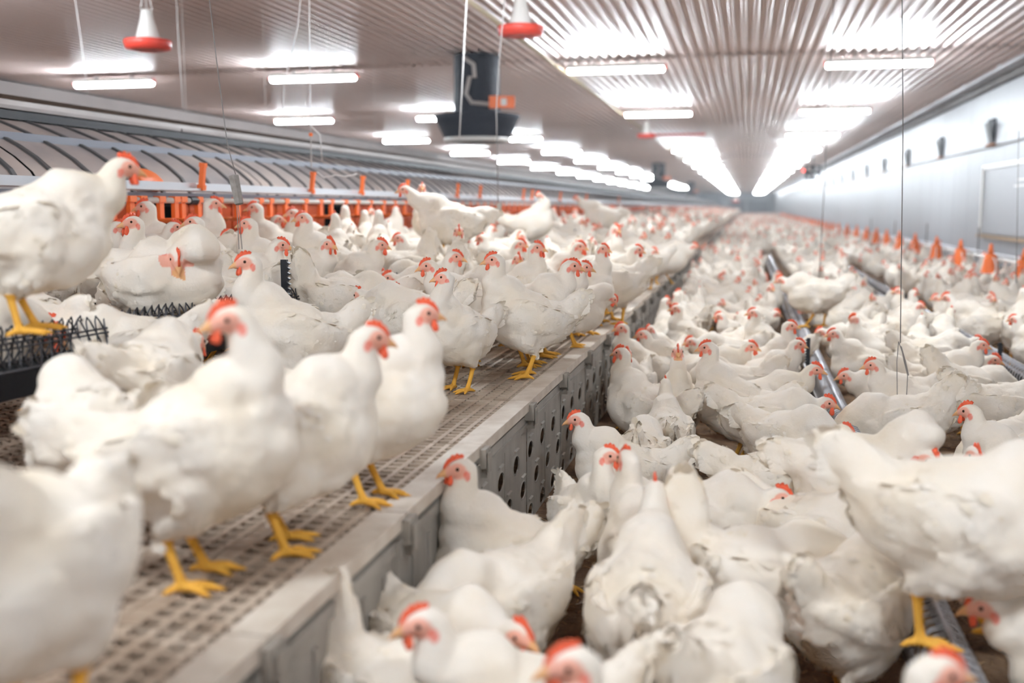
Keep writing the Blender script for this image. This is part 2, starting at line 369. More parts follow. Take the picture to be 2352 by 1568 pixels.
# skirt: grey panels; the farther ones are perforated with hooded round holes
PH = ZD - .05
def plain_skirt(L):
    b = MB(); b.box((-.03, .006, 0), (0, L - .006, PH))
    for k in range(5): b.box((0, .08 + k * .13, .05), (.006, .10 + k * .13, PH - .06))
    b.box((0, .01, PH - .03), (.01, L - .01, PH)); b.box((0, .01, 0), (.008, L - .01, .03)); b.box((0, L - .06, 0), (.016, L - .02, PH))
    return b
def holed_skirt(L):
    b = MB(); T_ = .003; y0 = .007; y1 = L - .007; cw = (y1 - y0) / 6
    def plate(ya, yb, za, zb): b.box((-T_, ya, za), (0, yb, zb))
    for c in range(6):
        ya, yb = y0 + c * cw, y0 + (c + 1) * cw; zs = (.28, .035) if c % 2 == 0 else (.155,)
        cuts = sorted((z - .032, z + .048) for z in zs); cur = 0.
        for za, zb in cuts:
            if za > cur: plate(ya, yb, cur, za)
            cur = zb
        plate(ya, yb, cur, PH)
        for (za, zb), zc in zip(cuts, sorted(zs)):
            yc = (ya + yb) / 2; N = 24; V = []
            for k in range(N):
                t = 2 * PI * k / N + PI / 4; ca, sa = math.cos(t), math.sin(t); m_ = max(abs(ca), abs(sa))
                V.append((0, yc + ca / m_ * cw / 2, (za + zb) / 2 + sa / m_ * (zb - za) / 2))
            for xx in (0, -T_):
                for k in range(N):
                    t = 2 * PI * k / N + PI / 4; V.append((xx, yc + math.cos(t) * .048, zc + (.036 if math.sin(t) > 0 else .027) * math.sin(t)))
            b.add(V, [(k, (k + 1) % N, N + (k + 1) % N, N + k) for k in range(N)] + [(N + k, N + (k + 1) % N, 2 * N + (k + 1) % N, 2 * N + k) for k in range(N)])
            # raised lip round the hole and a hood over it
            R = [(yc + math.cos(2 * PI * k / N) * .053, zc + (.042 if math.sin(2 * PI * k / N) > 0 else .034) * math.sin(2 * PI * k / N)) for k in range(N)]
            Rin = [(yc + math.cos(2 * PI * k / N) * .048, zc + (.036 if math.sin(2 * PI * k / N) > 0 else .027) * math.sin(2 * PI * k / N)) for k in range(N)]
            V = [(0, y, z) for y, z in R] + [(.002, y, z) for y, z in Rin] + [(0, y, z) for y, z in Rin]
            b.add(V, [(k, (k + 1) % N, N + (k + 1) % N, N + k) for k in range(N)] + [(N + k, N + (k + 1) % N, 2 * N + (k + 1) % N, 2 * N + k) for k in range(N)])
            b.add([(0, yc - .03, zc + .062), (.008, yc - .03, zc + .059), (.008, yc + .03, zc + .059), (0, yc + .03, zc + .062), (0, yc - .03, zc + .050), (0, yc + .03, zc + .050)],
                  [(0, 1, 2, 3), (4, 5, 2, 1), (0, 4, 1), (3, 2, 5)])
        if c % 3 == 0: b.box((0, ya - .004, .01), (.002, ya + .004, PH - .06))
    b.box((0, y0, PH - .035), (.006, y1, PH - .028))
    return b
pm = plain_skirt(.735).mesh('side_barrier', M['skirt']); hm = holed_skirt(.735).mesh('side_barrier', M['skirt'])
for j, y in enumerate(yj):
    plain = y < 2.9
    o = obj('side_barrier', pm if plain else hm, None, (XE - .015, y, 0))
    if j <= 6: lb = ['lowest plain grey side panel of the deck, bottom edge of view', 'plain grey side panel nearest in view', 'plain grey side panel second in view', 'plain grey side panel beside the stretching hen', 'first perforated grey side panel of the deck', 'second perforated grey side panel of the deck', 'third perforated grey side panel of the deck'][j]
    else: lb = 'perforated grey side panel of the deck, farther along'
    tag(o, lb, 'side panel', 'deck side panels' if j <= 6 else 'far deck side panels')
b = MB(); b.box((XE - .045, yj[-1] + PL, 0), (XE - .015, Y1, PH)); tag(build('side_barrier', b, M['skirt']), 'far continuous grey side board of the deck', 'side panel')
b = MB(); b.box((-.03, -.032, -.055), (.008, .032, .004)); b.box((-.03, -.005, -.09), (.006, .032, -.05)); b.box((.010, -.018, -.07), (.015, .018, -.01)); cm = b.mesh('deck_clip', M['bracket'])
for j, y in enumerate(yj):
    tag(obj('deck_clip', cm, None, (XE + .01, y, ZD - .01)), ('grey corner clip of the deck edge, %s in view' % near_words[j]) if j in near_words else 'small grey clip on the deck edge, %s' % ('below the frame' if j < 1 else 'farther along'), 'clip', 'deck clips' if j in near_words else 'far deck clips')

# ------------------------------------------------------------------ nest boxes with arched roof
XF = -3.27
def nest(y0, L, label, group, detail=True):
    t = tag(empty('nest_box', (0, y0, 0)), label, 'nest box', group)
    # arched lid
    arc = []; N = 10
    for k in range(N + 1):
        a = k / N; arc.append((XF + .02 - .66 * math.sin(a * PI / 2) ** 1.25, 1.27 + .40 * (1 - (1 - a) ** 2.0) ** .85))
    b = MB(); V = [(x, .01, z) for x, z in arc] + [(x, L - .01, z) for x, z in arc]
    b.add(V, [(k, N + 1 + k, N + 2 + k, k + 1) for k in range(N)]); build('roof_lid', b, M['nest_roof'], t, True)
    # ribs
    b = MB(); n = max(1, round(L / .3))
    for i in range(n):
        yy = (i + .5) * L / n
        V = []
        for x, z in arc: V += [(x + .008, yy - .014, z + .008), (x + .008, yy + .014, z + .008), (x - .01, yy + .02, z - .01), (x - .01, yy - .02, z - .01)]
        Fs = []
        for k in range(N):
            for q in range(4): Fs.append((k * 4 + q, k * 4 + (q + 1) % 4, k * 4 + 4 + (q + 1) % 4, k * 4 + 4 + q))
        b.add(V, Fs)
    build('roof_rib', b, M['nest_rib'], t)
    b = MB(); x, z = arc[4]; b.box((x + .0, 0, z - .02), (x + .03, L, z + .025)); b.box((arc[0][0] - .01, 0, 1.235), (arc[0][0] + .03, L, 1.28)); build('rail', b, M['nest_steel'], t)
    b = MB(); x, z = arc[-1]; b.box((x - .12, 0, z + .0), (x + .035, L, z + .045)); tag(build('ridge_slot', b, M['black'], t), 'black ridge slot')
    b = MB(); b.box((x - .14, 0, z + .055), (x + .02, L - .02, z + .075)); b.box((x - .30, 0, z + .15), (x - .12, L, z + .22)); build('ridge_rail', b, M['dusty_rail'], t)
    # body
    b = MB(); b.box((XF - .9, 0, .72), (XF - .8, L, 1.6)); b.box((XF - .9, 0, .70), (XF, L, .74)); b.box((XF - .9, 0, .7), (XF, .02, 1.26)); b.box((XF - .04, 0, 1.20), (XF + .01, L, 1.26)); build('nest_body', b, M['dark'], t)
    return t
def flaps(t, spans, m, nm='curtain_flap'):
    for (a, c) in spans:
        b = MB()
        n = max(1, round((c - a) / .13)); wd = (c - a) / n
        for i in range(n): b.box((XF + .0 + .006 * (i % 2), a + i * wd + .004, .80 + .02 * (i % 3)), (XF + .012 + .006 * (i % 2), a + (i + 1) * wd - .004, 1.22))
        build(nm, b, m, t)
def ny(px): return onx(px, 480, XF).y
op = [(ny(350), ny(402)), (ny(740), ny(798))]
print('openings', op)
yy = 2.0; j = 0
while yy < 20:
    t = nest(yy, 2.4, ['arched nest box section nearest, behind the tall hen', 'arched nest box section second, behind the orange drinkers', 'arched nest box section third along the row', 'arched nest box section fourth along the row'][j] if j < 4 else 'arched nest box section farther along the row', 'nest box row' if j < 4 else 'far nest box row')
    cur = yy; spans = []
    for (a, c) in op + [(op[1][1] + 2.6, op[1][1] + 2.9)]:
        a_, c_ = max(a, yy), min(c, yy + 2.4)
        if a_ < c_:
            if a_ > cur: spans.append((cur - yy, a_ - yy))
            cur = c_
    if cur < yy + 2.4: spans.append((cur - yy, 2.4))
    flaps(t, spans, M['flap_orange'])
    yy += 2.4; j += 1
t = nest(yy, Y1 - 2 - yy, 'long distant stretch of arched nest boxes', 'far nest box row')
b = MB(); b.box((XF + .015, 0, .8), (XF + .027, Y1 - 2 - yy, 1.22)); build('curtain_flap', b, M['flap_orange'], t)
# ceiling-side fixtures hanging above the nests
for (xa, ya, xb, yb, lb) in ((430, 318, 612, 334, 'white strip fixture hanging over the nest roof, nearer one'), (755, 352, 862, 366, 'white strip fixture hanging over the nest roof, farther one')):
    A = onx(xa, ya, -4.6); B_ = onx(xb, yb, -4.6)
    b = MB(); b.tube([A, B_], .028, 6); b.tube([A, Vector((A.x, A.y, ZC))], .0015, 5); b.tube([B_, Vector((B_.x, B_.y, ZC))], .0015, 5); tag(build('strip_fixture', b, M['white_plastic']), lb, 'fixture')

# nest-side drinker line
XP = -3.05; ZP = 1.235
def cup_mesh():
    b = MB(); b.box((-.012, -.02, -.10), (.012, .02, .02)); b.box((-.02, -.03, -.01), (.02, .03, .022)); me1 = b
    b2 = MB(); b2.lathe([(0, -.125), (.045, -.12), (.075, -.10), (.078, -.095), (.05, -.108), (0, -.112)], n=14); 
    return me1.mesh('drinker_clip', M['plastic_orange']), b2.mesh('drip_cup', M['plastic_orange'], True)
cm1, cm2 = cup_mesh()
line = tag(empty('drinker_line', (0, 0, 0)), 'white drinker pipe with rail running along the nest boxes', 'drinker line')
b = MB(); b.tube([(XP, ny(225), ZP), (XP, 120, ZP)], .016, 8); build('pipe', b, M['pipe_white'], line, True)
b = MB(); b.box((XP - .06, 3.0, ZP + .05), (XP - .02, 120, ZP + .10)); b.box((XP - .02, 3., ZP + .055), (XP + .015, 120, ZP + .07)); build('rail', b, M['rail'], line)
b = MB(); p = onx(442, 462, XP); b.tube([(XP, p.y - .04, ZP), (XP, p.y + .04, ZP)], .024, 8); tag(build('coupling', b, M['black'], line), 'black coupling')
cups = [258, 300, 325, 368, 402, 418, 455, 502, 545, 596, 620, 655, 700, 735, 760, 792, 820, 850, 880, 905]
cw = 'first second third fourth fifth sixth seventh eighth ninth tenth eleventh twelfth thirteenth fourteenth fifteenth sixteenth seventeenth eighteenth nineteenth twentieth'.split()
for k, px in enumerate(cups):
    y = onx(px, 478, XP).y
    t = tag(empty('drinker_cup', (XP, y, ZP)), '%s orange drinker cup along the nest drinker line' % cw[k], 'drinker', 'orange cups on the nest drinker line')
    obj('drinker_clip', cm1, t); obj('drip_cup', cm2, t)
y = onx(905, 478, XP).y + .3
while y < 26:
    t = tag(empty('drinker_cup', (XP, y, ZP)), 'orange drinker cup farther along the nest drinker line', 'drinker', 'far orange cups on the nest drinker line')
    obj('drinker_clip', cm1, t); obj('drip_cup', cm2, t); y += .33 if y < 15 else .6
hang = [(460, 410), (713, 415), (828, 424), (932, 432), (1048, 440), (1100, 447), (1200, 455), (1220, 452), (1285, 458), (1345, 462), (1420, 466)]
b = MB(); b.box((-.014, -.013, .06), (.014, .013, .215)); b.box((-.02, -.018, .06), (.02, .018, .09)); b.box((-.017, -.017, .19), (.017, .017, .215)); hme = b.mesh('pipe_hanger', M['plastic_orange'])
for k, (px, py) in enumerate(hang):
    y = onx(px, 440, XP).y; o = tag(obj('pipe_hanger', hme, None, (XP, y, ZP)), 'orange upright hanger on the nest drinker line, %s from the near end' % cw[k], 'hanger', 'orange uprights on the drinker line'); o.rotation_euler = (0.0, .12, 0)
# orange disc on the roof
for px, py, lb in ((345, 412, 'orange disc on the nest roof just right of the perched hen beak'),):
    p = onx(px, py, XF + .015); b = MB(); b.lathe([(0, .02), (.13, .012), (.16, 0), (.15, -.02), (0, -.02)], n=20); o = tag(build('roof_disc', b, M['plastic_orange'], None, True, p), lb, 'disc'); o.rotation_euler = (0, .9, 0); o.scale = (.5, .8, .8)

# ------------------------------------------------------------------ wall-side drinker line with orange bells
XW = 3.2
line = tag(empty('drinker_line', (0, 0, 0)), 'white water pipe with grey rail along the white wall', 'drinker line')
b = MB(); b.tube([(XW, 8, .55), (XW, 14, .53), (XW, 46, .42), (XW, 120, .40)], .028, 8); build('pipe', b, M['pipe_white'], line, True)
b = MB(); b.tube([(XW + .03, 8, .60), (XW + .03, 14, .585), (XW + .03, 46, .47), (XW + .03, 120, .45)], .012, 6); build('rail', b, M['rail'], line, True)
def make_pan():
    t = empty('pan_feeder')
    b = MB(); b.lathe([(.06, .26), (.075, .24), (.085, .12), (.10, .05), (.11, .0)], n=14); b.tube([(0, 0, .24), (0, 0, .40)], [.045, .018], 8); build('drop_tube', b, M['plastic_orange'], t, True)
    b = MB(); b.lathe([(0, -.04), (.16, -.04), (.2, -.005), (.205, .0), (.19, .0), (.15, -.025), (0, -.025)], n=22); build('pan', b, M['white_plastic'], t, True)
    b = MB(); b.lathe([(.0, -.065), (.13, -.06), (.17, -.042), (0, -.042)], n=18); tag(build('pan_base', b, M['plastic_orange'], t, True), 'orange underside')
    b = MB()
    for a in range(5):
        c, s = math.cos(a * 1.2566), math.sin(a * 1.2566)
        b.tube([(.19 * c, .19 * s, 0), (.185 * c, .185 * s, .12), (.13 * c, .13 * s, .2), (.03 * c, .03 * s, .22)], .008, 5)
    build('pan_spoke', b, M['white_plastic'], t)
    return t
pan0 = make_pan()
pans = [(2350, 640), (2273, 625), (2204, 608), (2149, 597), (2100, 588), (2064, 578), (2035, 570), (2012, 563), (1990, 556), (1967, 551), (1945, 546), (1925, 541)]
pw = ['at the frame edge', 'second from the right', 'third from the right', 'fourth from the right', 'fifth from the right', 'sixth from the right', 'seventh from the right', 'eighth', 'ninth', 'tenth', 'eleventh', 'twelfth']
for k, (px, py) in enumerate(pans):
    p = onx(px, py, 2.93); o = pan0 if k == 0 else dup(pan0)
    o.location = (2.93, p.y, .40 - .005 * k); o.rotation_euler = (0, 0, k * 1.1); o.scale = (.95, .95, .9)
    tag(o, 'orange and white pan feeder along the white wall, %s' % pw[k], 'pan feeder', 'pan feeders by the wall')
y = p.y + 2.2
while y < 95:
    o = dup(pan0); o.location = (2.93, y, .33); o.scale = (.95, .95, .9); tag(o, 'tiny far orange pan feeder in the receding line by the wall', 'pan feeder', 'far pan feeders by the wall'); y += 2.1
b = MB(); b.tube([(0, 0, 0), (0, 0, .35)], .012, 6); b.box((-.02, -.04, -.08), (.02, .04, .02)); rm = b.mesh('pipe_bracket', M['cord'])
for k, (px, py) in enumerate([(2245, 590), (2127, 560), (2055, 541), (2000, 530)]):
    p = onx(px, py, XW + .05); tag(obj('pipe_bracket', rm, None, (XW + .05, p.y, .56 - .01 * k)), 'grey rod bracket holding the wall water pipe, %s from the right' % cw[k], 'bracket', 'wall pipe brackets')

# ------------------------------------------------------------------ chain feeders
def feeder(x0, ya, yb, ztop, label, pitch=.045, style='arch', x1=None, zend=None, hgt=.105, half=.06):
    L = yb - ya; x1 = x0 if x1 is None else x1; zend = ztop if zend is None else zend
    t = tag(empty('trough_feeder', (x0, ya, ztop - hgt), math.atan2(-(x1 - x0), L)), label, 'feeder')
    t.rotation_euler.x = math.atan2(zend - ztop, L); Lr = math.hypot(L, x1 - x0)
    b = MB(); w_ = half
    b.prism([(-w_, .0), (-w_ - .004, .0), (-w_ + .008, -.07), (w_ - .008, -.07), (w_ + .004, 0), (w_, 0), (w_ - .012, -.062), (-w_ + .012, -.062)], 0, Lr); build('trough', b, M['black'], t)
    b = MB(); b.box((-w_ + .013, .0, -.061), (w_ - .013, Lr, -.04)); build('feed', b, M['feed'], t)
    n = int(Lr / pitch)
    b = MB()
    if style == 'arch':
        for i in range(n):
            y = i * pitch
            for dy, q in ((pitch * .6, 0),) if i % 2 else ((-pitch * .6, 0),):
                P = []
                for k in range(7):
                    a = PI * k / 6; P.append((-w_ * math.cos(a) * 1.02, y + dy * math.sin(a) * .0 + dy * (k / 6 - .5) * 2, .0 + hgt * math.sin(a) ** .8))
                b.tube(P, .0026, 5, False)
        build('wire_grille', b, M['galv'], t, True)
        b = MB()
        for (rx, rz, rr) in ((-w_ - .002, .006, .009), (w_ + .002, .006, .007), (0, hgt + .002, .006), (w_ * .62, hgt * .72, .004), (-w_ * .62, hgt * .72, .004)): b.tube([(rx, 0, rz), (rx, Lr, rz)], rr, 7)
        build('rail', b, M['galv'], t, True)
    else:
        for sx in (-1, 1):
            for ph in (0, 1):
                P = []
                for i in range(n * 4 + 1):
                    u = (i / 4 + ph) * .5 ; zz = .5 - .5 * math.cos(u * 2 * PI)
                    zz = zz ** .9 * hgt; P.append((sx * (w_ - .035 * (zz / hgt)), i * pitch / 4, zz + .004))
                b.tube(P, .0027, 5, False)
        build('wire_grille', b, M['wire'], t, True)
        b = MB()
        for sx in (-1, 1):
            for zz in (.072, .060): b.tube([(sx * (w_ - .035 * zz / hgt + .003), 0, zz), (sx * (w_ - .035 * zz / hgt + .003), Lr, zz)], .003, 5)
            b.tube([(sx * w_, 0, .004), (sx * w_, Lr, .004)], .005, 6)
        build('rail', b, M['wire'], t, True)
    return t
feeder(-1.87, 1.6, 7.2, .895, 'raised black trough feeder with looped wire grille above the slats', .042, 'zig', -1.86, .82)
feeder(-1.86, 7.2, 14, .82, 'farther length of the raised black trough feeder on the deck', .06, 'zig', -1.75, .80)
feeder(.47, 1.6, 4.4, .25, 'long steel trough feeder with arched wire grille, near length under the flapping hen', .022, 'arch')
feeder(.47, 4.4, 9.0, .25, 'steel trough feeder with arched wire grille, middle length between feeding hens', .022, 'arch')
feeder(.47, 9.0, 22, .25, 'steel trough feeder with arched grille, far length beyond the perching hen', .07, 'arch')
feeder(1.655, 4.6, 11, .25, 'second steel trough feeder nearer the white wall, near length', .03, 'arch')
feeder(1.655, 11, 24, .25, 'second steel trough feeder nearer the white wall, far length', .07, 'arch')
# notched height legs
b = MB(); b.box((-.012, -.008, -.09), (.010, .008, .085))
for k in range(9): b.add([(.010, -.008, -.08 + k * .018), (.010, .008, -.08 + k * .018), (.021, .008, -.072 + k * .018), (.021, -.008, -.072 + k * .018), (.010, -.008, -.066 + k * .018), (.010, .008, -.066 + k * .018)], [(0, 1, 2, 3), (3, 2, 5, 4), (0, 3, 4), (1, 5, 2)])
lm = b.mesh('height_leg', M['black'])
def leg_at(px, py, x, lb, s=1., flip=False, rz=0):
    p = onx(px, py, x); o = tag(obj('height_leg', lm, None, p), lb, 'feeder leg'); o.scale = (s, s, s); o.rotation_euler = (0, 0, rz + (PI if flip else 0)); return o
leg_at(655, 652, -1.80, 'black notched feeder leg standing on the raised trough at the deck', 1.15)
leg_at(1856, 806, .37, 'black notched leg left of the steel trough', .9, True)
leg_at(1917, 812, .60, 'black notched leg right of the steel trough', .9, True)
leg_at(1782, 652, .37, 'small black notched leg farther along the steel trough', .9)
leg_at(1934, 612, 1.60, 'small black leg on the far second trough', .9)
leg_at(2296, 815, 1.56, 'black notched leg of the second trough near the frame edge', .9)
leg_at(2080, 690, 1.60, 'black leg midway on the second trough', .8)
leg_at(1322, 545, -1.80, 'black leg on the deck trough far behind the large perching hen', 1)
leg_at(1440, 530, -1.80, 'farthest black leg on the deck trough', 1)

# ------------------------------------------------------------------ hanging cords
def cord(pts, r, m, lb, nm='suspension_wire', parent=None):
    b = MB(); b.tube(pts, r, 6); return tag(build(nm, b, m, parent, True), lb, 'cord')
def pt(px, py, d): return CAM + ray(px, py) * d
def up_to_ceiling(p, lean=(0, 0)): return Vector((p.x + lean[0], p.y + lean[1], ZC))
# left cord with the weight block, over the deck trough
pw_ = pt(541, 400, 3.55)
cord([pt(480, -10, 3.55), pt(500, 160, 3.55), pt(522, 330, 3.55), pw_], .0018, M['cord'], 'grey steel cord slanting down to the weathered adjuster block')
b = MB(); A = pt(536, 402, 3.55); B_ = pt(550, 470, 3.55); d = (B_ - A)
b.tube([A, A + d * .03, A + d * .97, B_], [.010, .019, .016, .006], 6); tag(build('adjuster_block', b, mat('weathered_block', (.36, .33, .31), .9, col2=(.2, .18, .16), nscale=60, bump=.5), None), 'weathered grey adjuster block hanging on the left cord', 'adjuster')
cord([pt(546, 455, 3.55), pt(556, 572, 3.58)], .0015, M['cord'], 'left strand of the pair of wires under the adjuster block')
cord([pt(543, 455, 3.55), pt(549, 572, 3.55)], .0015, M['cord'], 'right strand of the pair of wires under the adjuster block')
for pts, r, lb in (([(1072, -5), (1065, 130), (1055, 320)], .004, 'pale cord crossing in front of the left side of the fan'),
                   ([(1160, -5), (1148, 120), (1140, 250), (1144, 465)], .004, 'pale cord falling past the right side of the fan to the deck'),):
    cord([pt(x, y, 8.) for x, y in pts], r, M['cord_white'] if '1072' in str(pts) else M['cord'], lb)
p = pt(1147, 482, 8.); b = MB(); b.box((p.x - .015, p.y - .015, p.z - .05), (p.x + .015, p.y + .015, p.z + .05)); tag(build('adjuster_block', b, M['bracket']), 'small grey adjuster block beside the large perching hen', 'adjuster')
cord([pt(690, -5, 7.), pt(684, 60, 7.), pt(668, 130, 7.), pt(652, 190, 7.), pt(650, 262, 7.), pt(700, 275, 7.), pt(735, 310, 7.), pt(740, 370, 7.)], .004, M['cord_white'], 'looping white cord beside the second nearest left lamp')
cord([pt(710, -5, 7.), pt(712, 160, 7.), pt(715, 385, 7.)], .004, M['cord_white'], 'straight pale cord dropping to the drinker line')
b = MB(); p = pt(714, 309, 7.); b.lathe([(0, -.014), (.012, -.01), (.014, 0), (.012, .01), (0, .014)], tuple(p), 8); tag(build('cord_stop', b, M['plastic_orange']), 'small orange stopper on the straight pale cord', 'stopper')
cord([pt(728, 395, 7.), pt(745, 408, 7.), pt(770, 402, 7.), pt(795, 405, 7.), pt(820, 400, 7.)], .005, M['cord_white'], 'wavy white cord lying over the nest roof')
cord([pt(405, -5, 9.), pt(411, 110, 9.), pt(421, 250, 9.)], .004, M['cord_white'], 'thin pale cord between the left bell drinker and lamps')
cord([pt(172, -5, 9.), pt(186, 90, 9.), pt(204, 230, 9.)], .003, M['cord_white'], 'thin pale cord at the far left of the ceiling')
cord([pt(1915, 0, 9.2), pt(1895, 390, 9.2), pt(1881, 655, 9.2)], .0035, M['cord'], 'thin cord above the hen perching on the steel trough')
b = MB(); A = pt(1884, 655, 9.2); B_ = pt(1868, 688, 9.2); b.tube([A, B_], .014, 6); tag(build('cord_hook', b, M['bracket']), 'green-grey hook above the hen perching on the trough', 'hook')
cord([pt(1880, 660, 9.2), pt(1877, 745, 9.2)], .003, M['cord'], 'cord end running down in front of the perching hen')
cord([pt(2072, -5, 4.7), pt(2074, 300, 4.7), pt(2068, 788, 4.7)], .0022, M['cord'], 'thin dark cord hanging down the right side of the aisle')
cord([pt(2064, 784, 4.7), pt(2060, 830, 4.7), pt(2062, 990, 4.7)], .0018, M['cord'], 'left leg of the wire loop under the long cord')
cord([pt(2064, 784, 4.7), pt(2080, 830, 4.7), pt(2085, 856, 4.7), pt(2078, 990, 4.7)], .0018, M['cord'], 'right leg of the wire loop under the long cord')
b = MB(); A = pt(2070, 795, 4.7); B_ = pt(2086, 862, 4.7); b.tube([A, A.lerp(B_, .5), B_], [.002, .005, .004], 6); tag(build('cord_hook', b, M['cord']), 'small hook knot on the wire loop', 'hook')
cord([pt(2340, 300, 8.), pt(2334, 650, 8.)], .003, M['cord'], 'thin cord near the frame edge by the white door')

# ------------------------------------------------------------------ litter: straw bits and a loose feather
def straw():
    b = MB(); n = 5200
    for i in range(n):
        if i < 3600: x = random.uniform(-.74, 2.2); y = 1.6 + 5.5 * random.random() ** 1.1
        else: x = random.uniform(-.74, 3.4); y = random.uniform(4, 13)
        z = .004 + random.random() * .008; a = random.uniform(0, PI); L = random.uniform(.008, .03); w_ = random.uniform(.001, .0024)
        c, s = math.cos(a), math.sin(a); tz = random.uniform(-.3, .5) * L
        b.add([(x - c * L - s * w_, y - s * L + c * w_, z), (x - c * L + s * w_, y - s * L - c * w_, z), (x + c * L + s * w_, y + s * L - c * w_, z + tz), (x + c * L - s * w_, y + s * L + c * w_, z + tz + .001), (x, y, z + .003 + tz * .5)],
              [(0, 1, 4), (1, 2, 4), (2, 3, 4), (3, 0, 4)])
    return tag(build('straw_litter', b, M['straw']), 'chopped brown straw scattered over the litter floor', 'straw', kind='stuff')
straw()
for px, py, lb in ((1350, 1385, 'fluffy white feather lying below the front-facing hen'), (1600, 1053, 'small white feather on bare litter by the middle hens')):
    p = onz(px, py, .012); b = MB()
    for k in range(26):
        u = k / 25; s = (-1) ** k; L = .028 * math.sin(PI * (.15 + .8 * u)); x0 = -.03 + .06 * u
        b.add([(x0, 0, .004), (x0 + .004, 0, .004), (x0 + .012, s * L, .004 + random.random() * .01)], [(0, 1, 2)])
    b.tube([(-.04, 0, .003), (.03, 0, .006)], .0012, 5)
    o = tag(build('loose_feather', b, M['feather'], None, False, p), lb, 'feather'); o.rotation_euler = (0, 0, .6)

# ================================================================== hens
WHITE = (.88, .81, .725); SKIN = (.88, .44, .34); RED = (.92, .15, .06); BEAK = (.86, .48, .24); LEG = (.86, .46, .075); CLAW = (.55, .38, .2); TINT = (.80, .69, .52)
def crom(P, n):                      # Catmull-Rom through rows of numbers
    P = np.array(P, float); Q = np.vstack([2 * P[0] - P[1], P, 2 * P[-1] - P[-2]]); out = []
    for i in range(1, len(Q) - 2):
        for k in range(n):
            t = k / n; a, b_, c, d = Q[i - 1], Q[i], Q[i + 1], Q[i + 2]
            out.append(.5 * ((2 * b_) + (-a + c) * t + (2 * a - 5 * b_ + 4 * c - d) * t * t + (-a + 3 * b_ - 3 * c + d) * t ** 3))
    out.append(P[-1]); return np.array(out)
def loft(mb, ctrl, n=3, seg=14, side0=(0, 1, 0)):
    """ctrl rows: x y z rw rh; a closed rounded tube; returns centres, tangents, radii"""
    R = crom(ctrl, n); R[:, 3:] = np.maximum(R[:, 3:], .0012)
    pts = R[:, :3]; T = np.gradient(pts, axis=0); T /= np.linalg.norm(T, axis=1)[:, None] + 1e-9
    side = np.array(side0, float); rings = []
    a = np.arange(seg) * 2 * PI / seg
    def ring(p, t, s, u, rw, rh): return p + np.outer(np.cos(a), s) * rw + np.outer(np.sin(a), u) * rh
    for i in range(len(pts)):
        side = side - T[i] * side.dot(T[i]); side /= np.linalg.norm(side); u = np.cross(T[i], side)
        if i == 0:
            for f, g in ((.0, .12), (.55, .83)) if False else ((.02, 1.), (.5, .87), (.86, .5)):
                rings.append(ring(pts[0] - T[0] * min(R[0, 3], R[0, 4]) * g, T[0], side, u, R[0, 3] * f, R[0, 4] * f))
        rings.append(ring(pts[i], T[i], side, u, R[i, 3], R[i, 4]))
        if i == len(pts) - 1:
            for f, g in ((.86, .5), (.5, .87), (.02, 1.)):
                rings.append(ring(pts[i] + T[i] * min(R[i, 3], R[i, 4]) * g, T[i], side, u, R[i, 3] * f, R[i, 4] * f))
    V = np.vstack(rings); m = len(rings)
    Fs = [(i * seg + k, i * seg + (k + 1) % seg, (i + 1) * seg + (k + 1) % seg, (i + 1) * seg + k) for i in range(m - 1) for k in range(seg)]
    Fs += [tuple(range(seg))[::-1], tuple((m - 1) * seg + k for k in range(seg))]
    mb.add(V.tolist(), Fs)
    return pts, T, R[:, 3:]
def rotm(yaw, pitch, roll=0.):       # head frame: x forward, z up
    return (Matrix.Rotation(yaw, 3, 'Z') @ Matrix.Rotation(-pitch, 3, 'Y') @ Matrix.Rotation(roll, 3, 'X'))

def remesh(mb, vox):
    me = mb.mesh('tmp', None); o = bpy.data.objects.new('tmp', me); COL.objects.link(o)
    md = o.modifiers.new('r', 'REMESH'); md.mode = 'VOXEL'; md.voxel_size = vox; md.use_smooth_shade = True
    dg = bpy.context.evaluated_depsgraph_get(); dg.update(); ev = o.evaluated_get(dg); em = ev.to_mesh()
    V = np.empty(len(em.vertices) * 3, np.float32); em.vertices.foreach_get('co', V); V = V.reshape(-1, 3).astype(float)
    nf = len(em.polygons); lt = np.empty(nf, np.int32); em.polygons.foreach_get('loop_total', lt); li = np.empty(len(em.loops), np.int32); em.loops.foreach_get('vertex_index', li)
    Eg = np.empty(len(em.edges) * 2, np.int32); em.edges.foreach_get('vertices', Eg); Eg = Eg.reshape(-1, 2)
    ev.to_mesh_clear(); bpy.data.objects.remove(o); bpy.data.meshes.remove(me)
    fs = np.split(li, np.cumsum(lt)[:-1]); Fq = [tuple(int(i) for i in f) for f in fs]
    return V, Fq, Eg

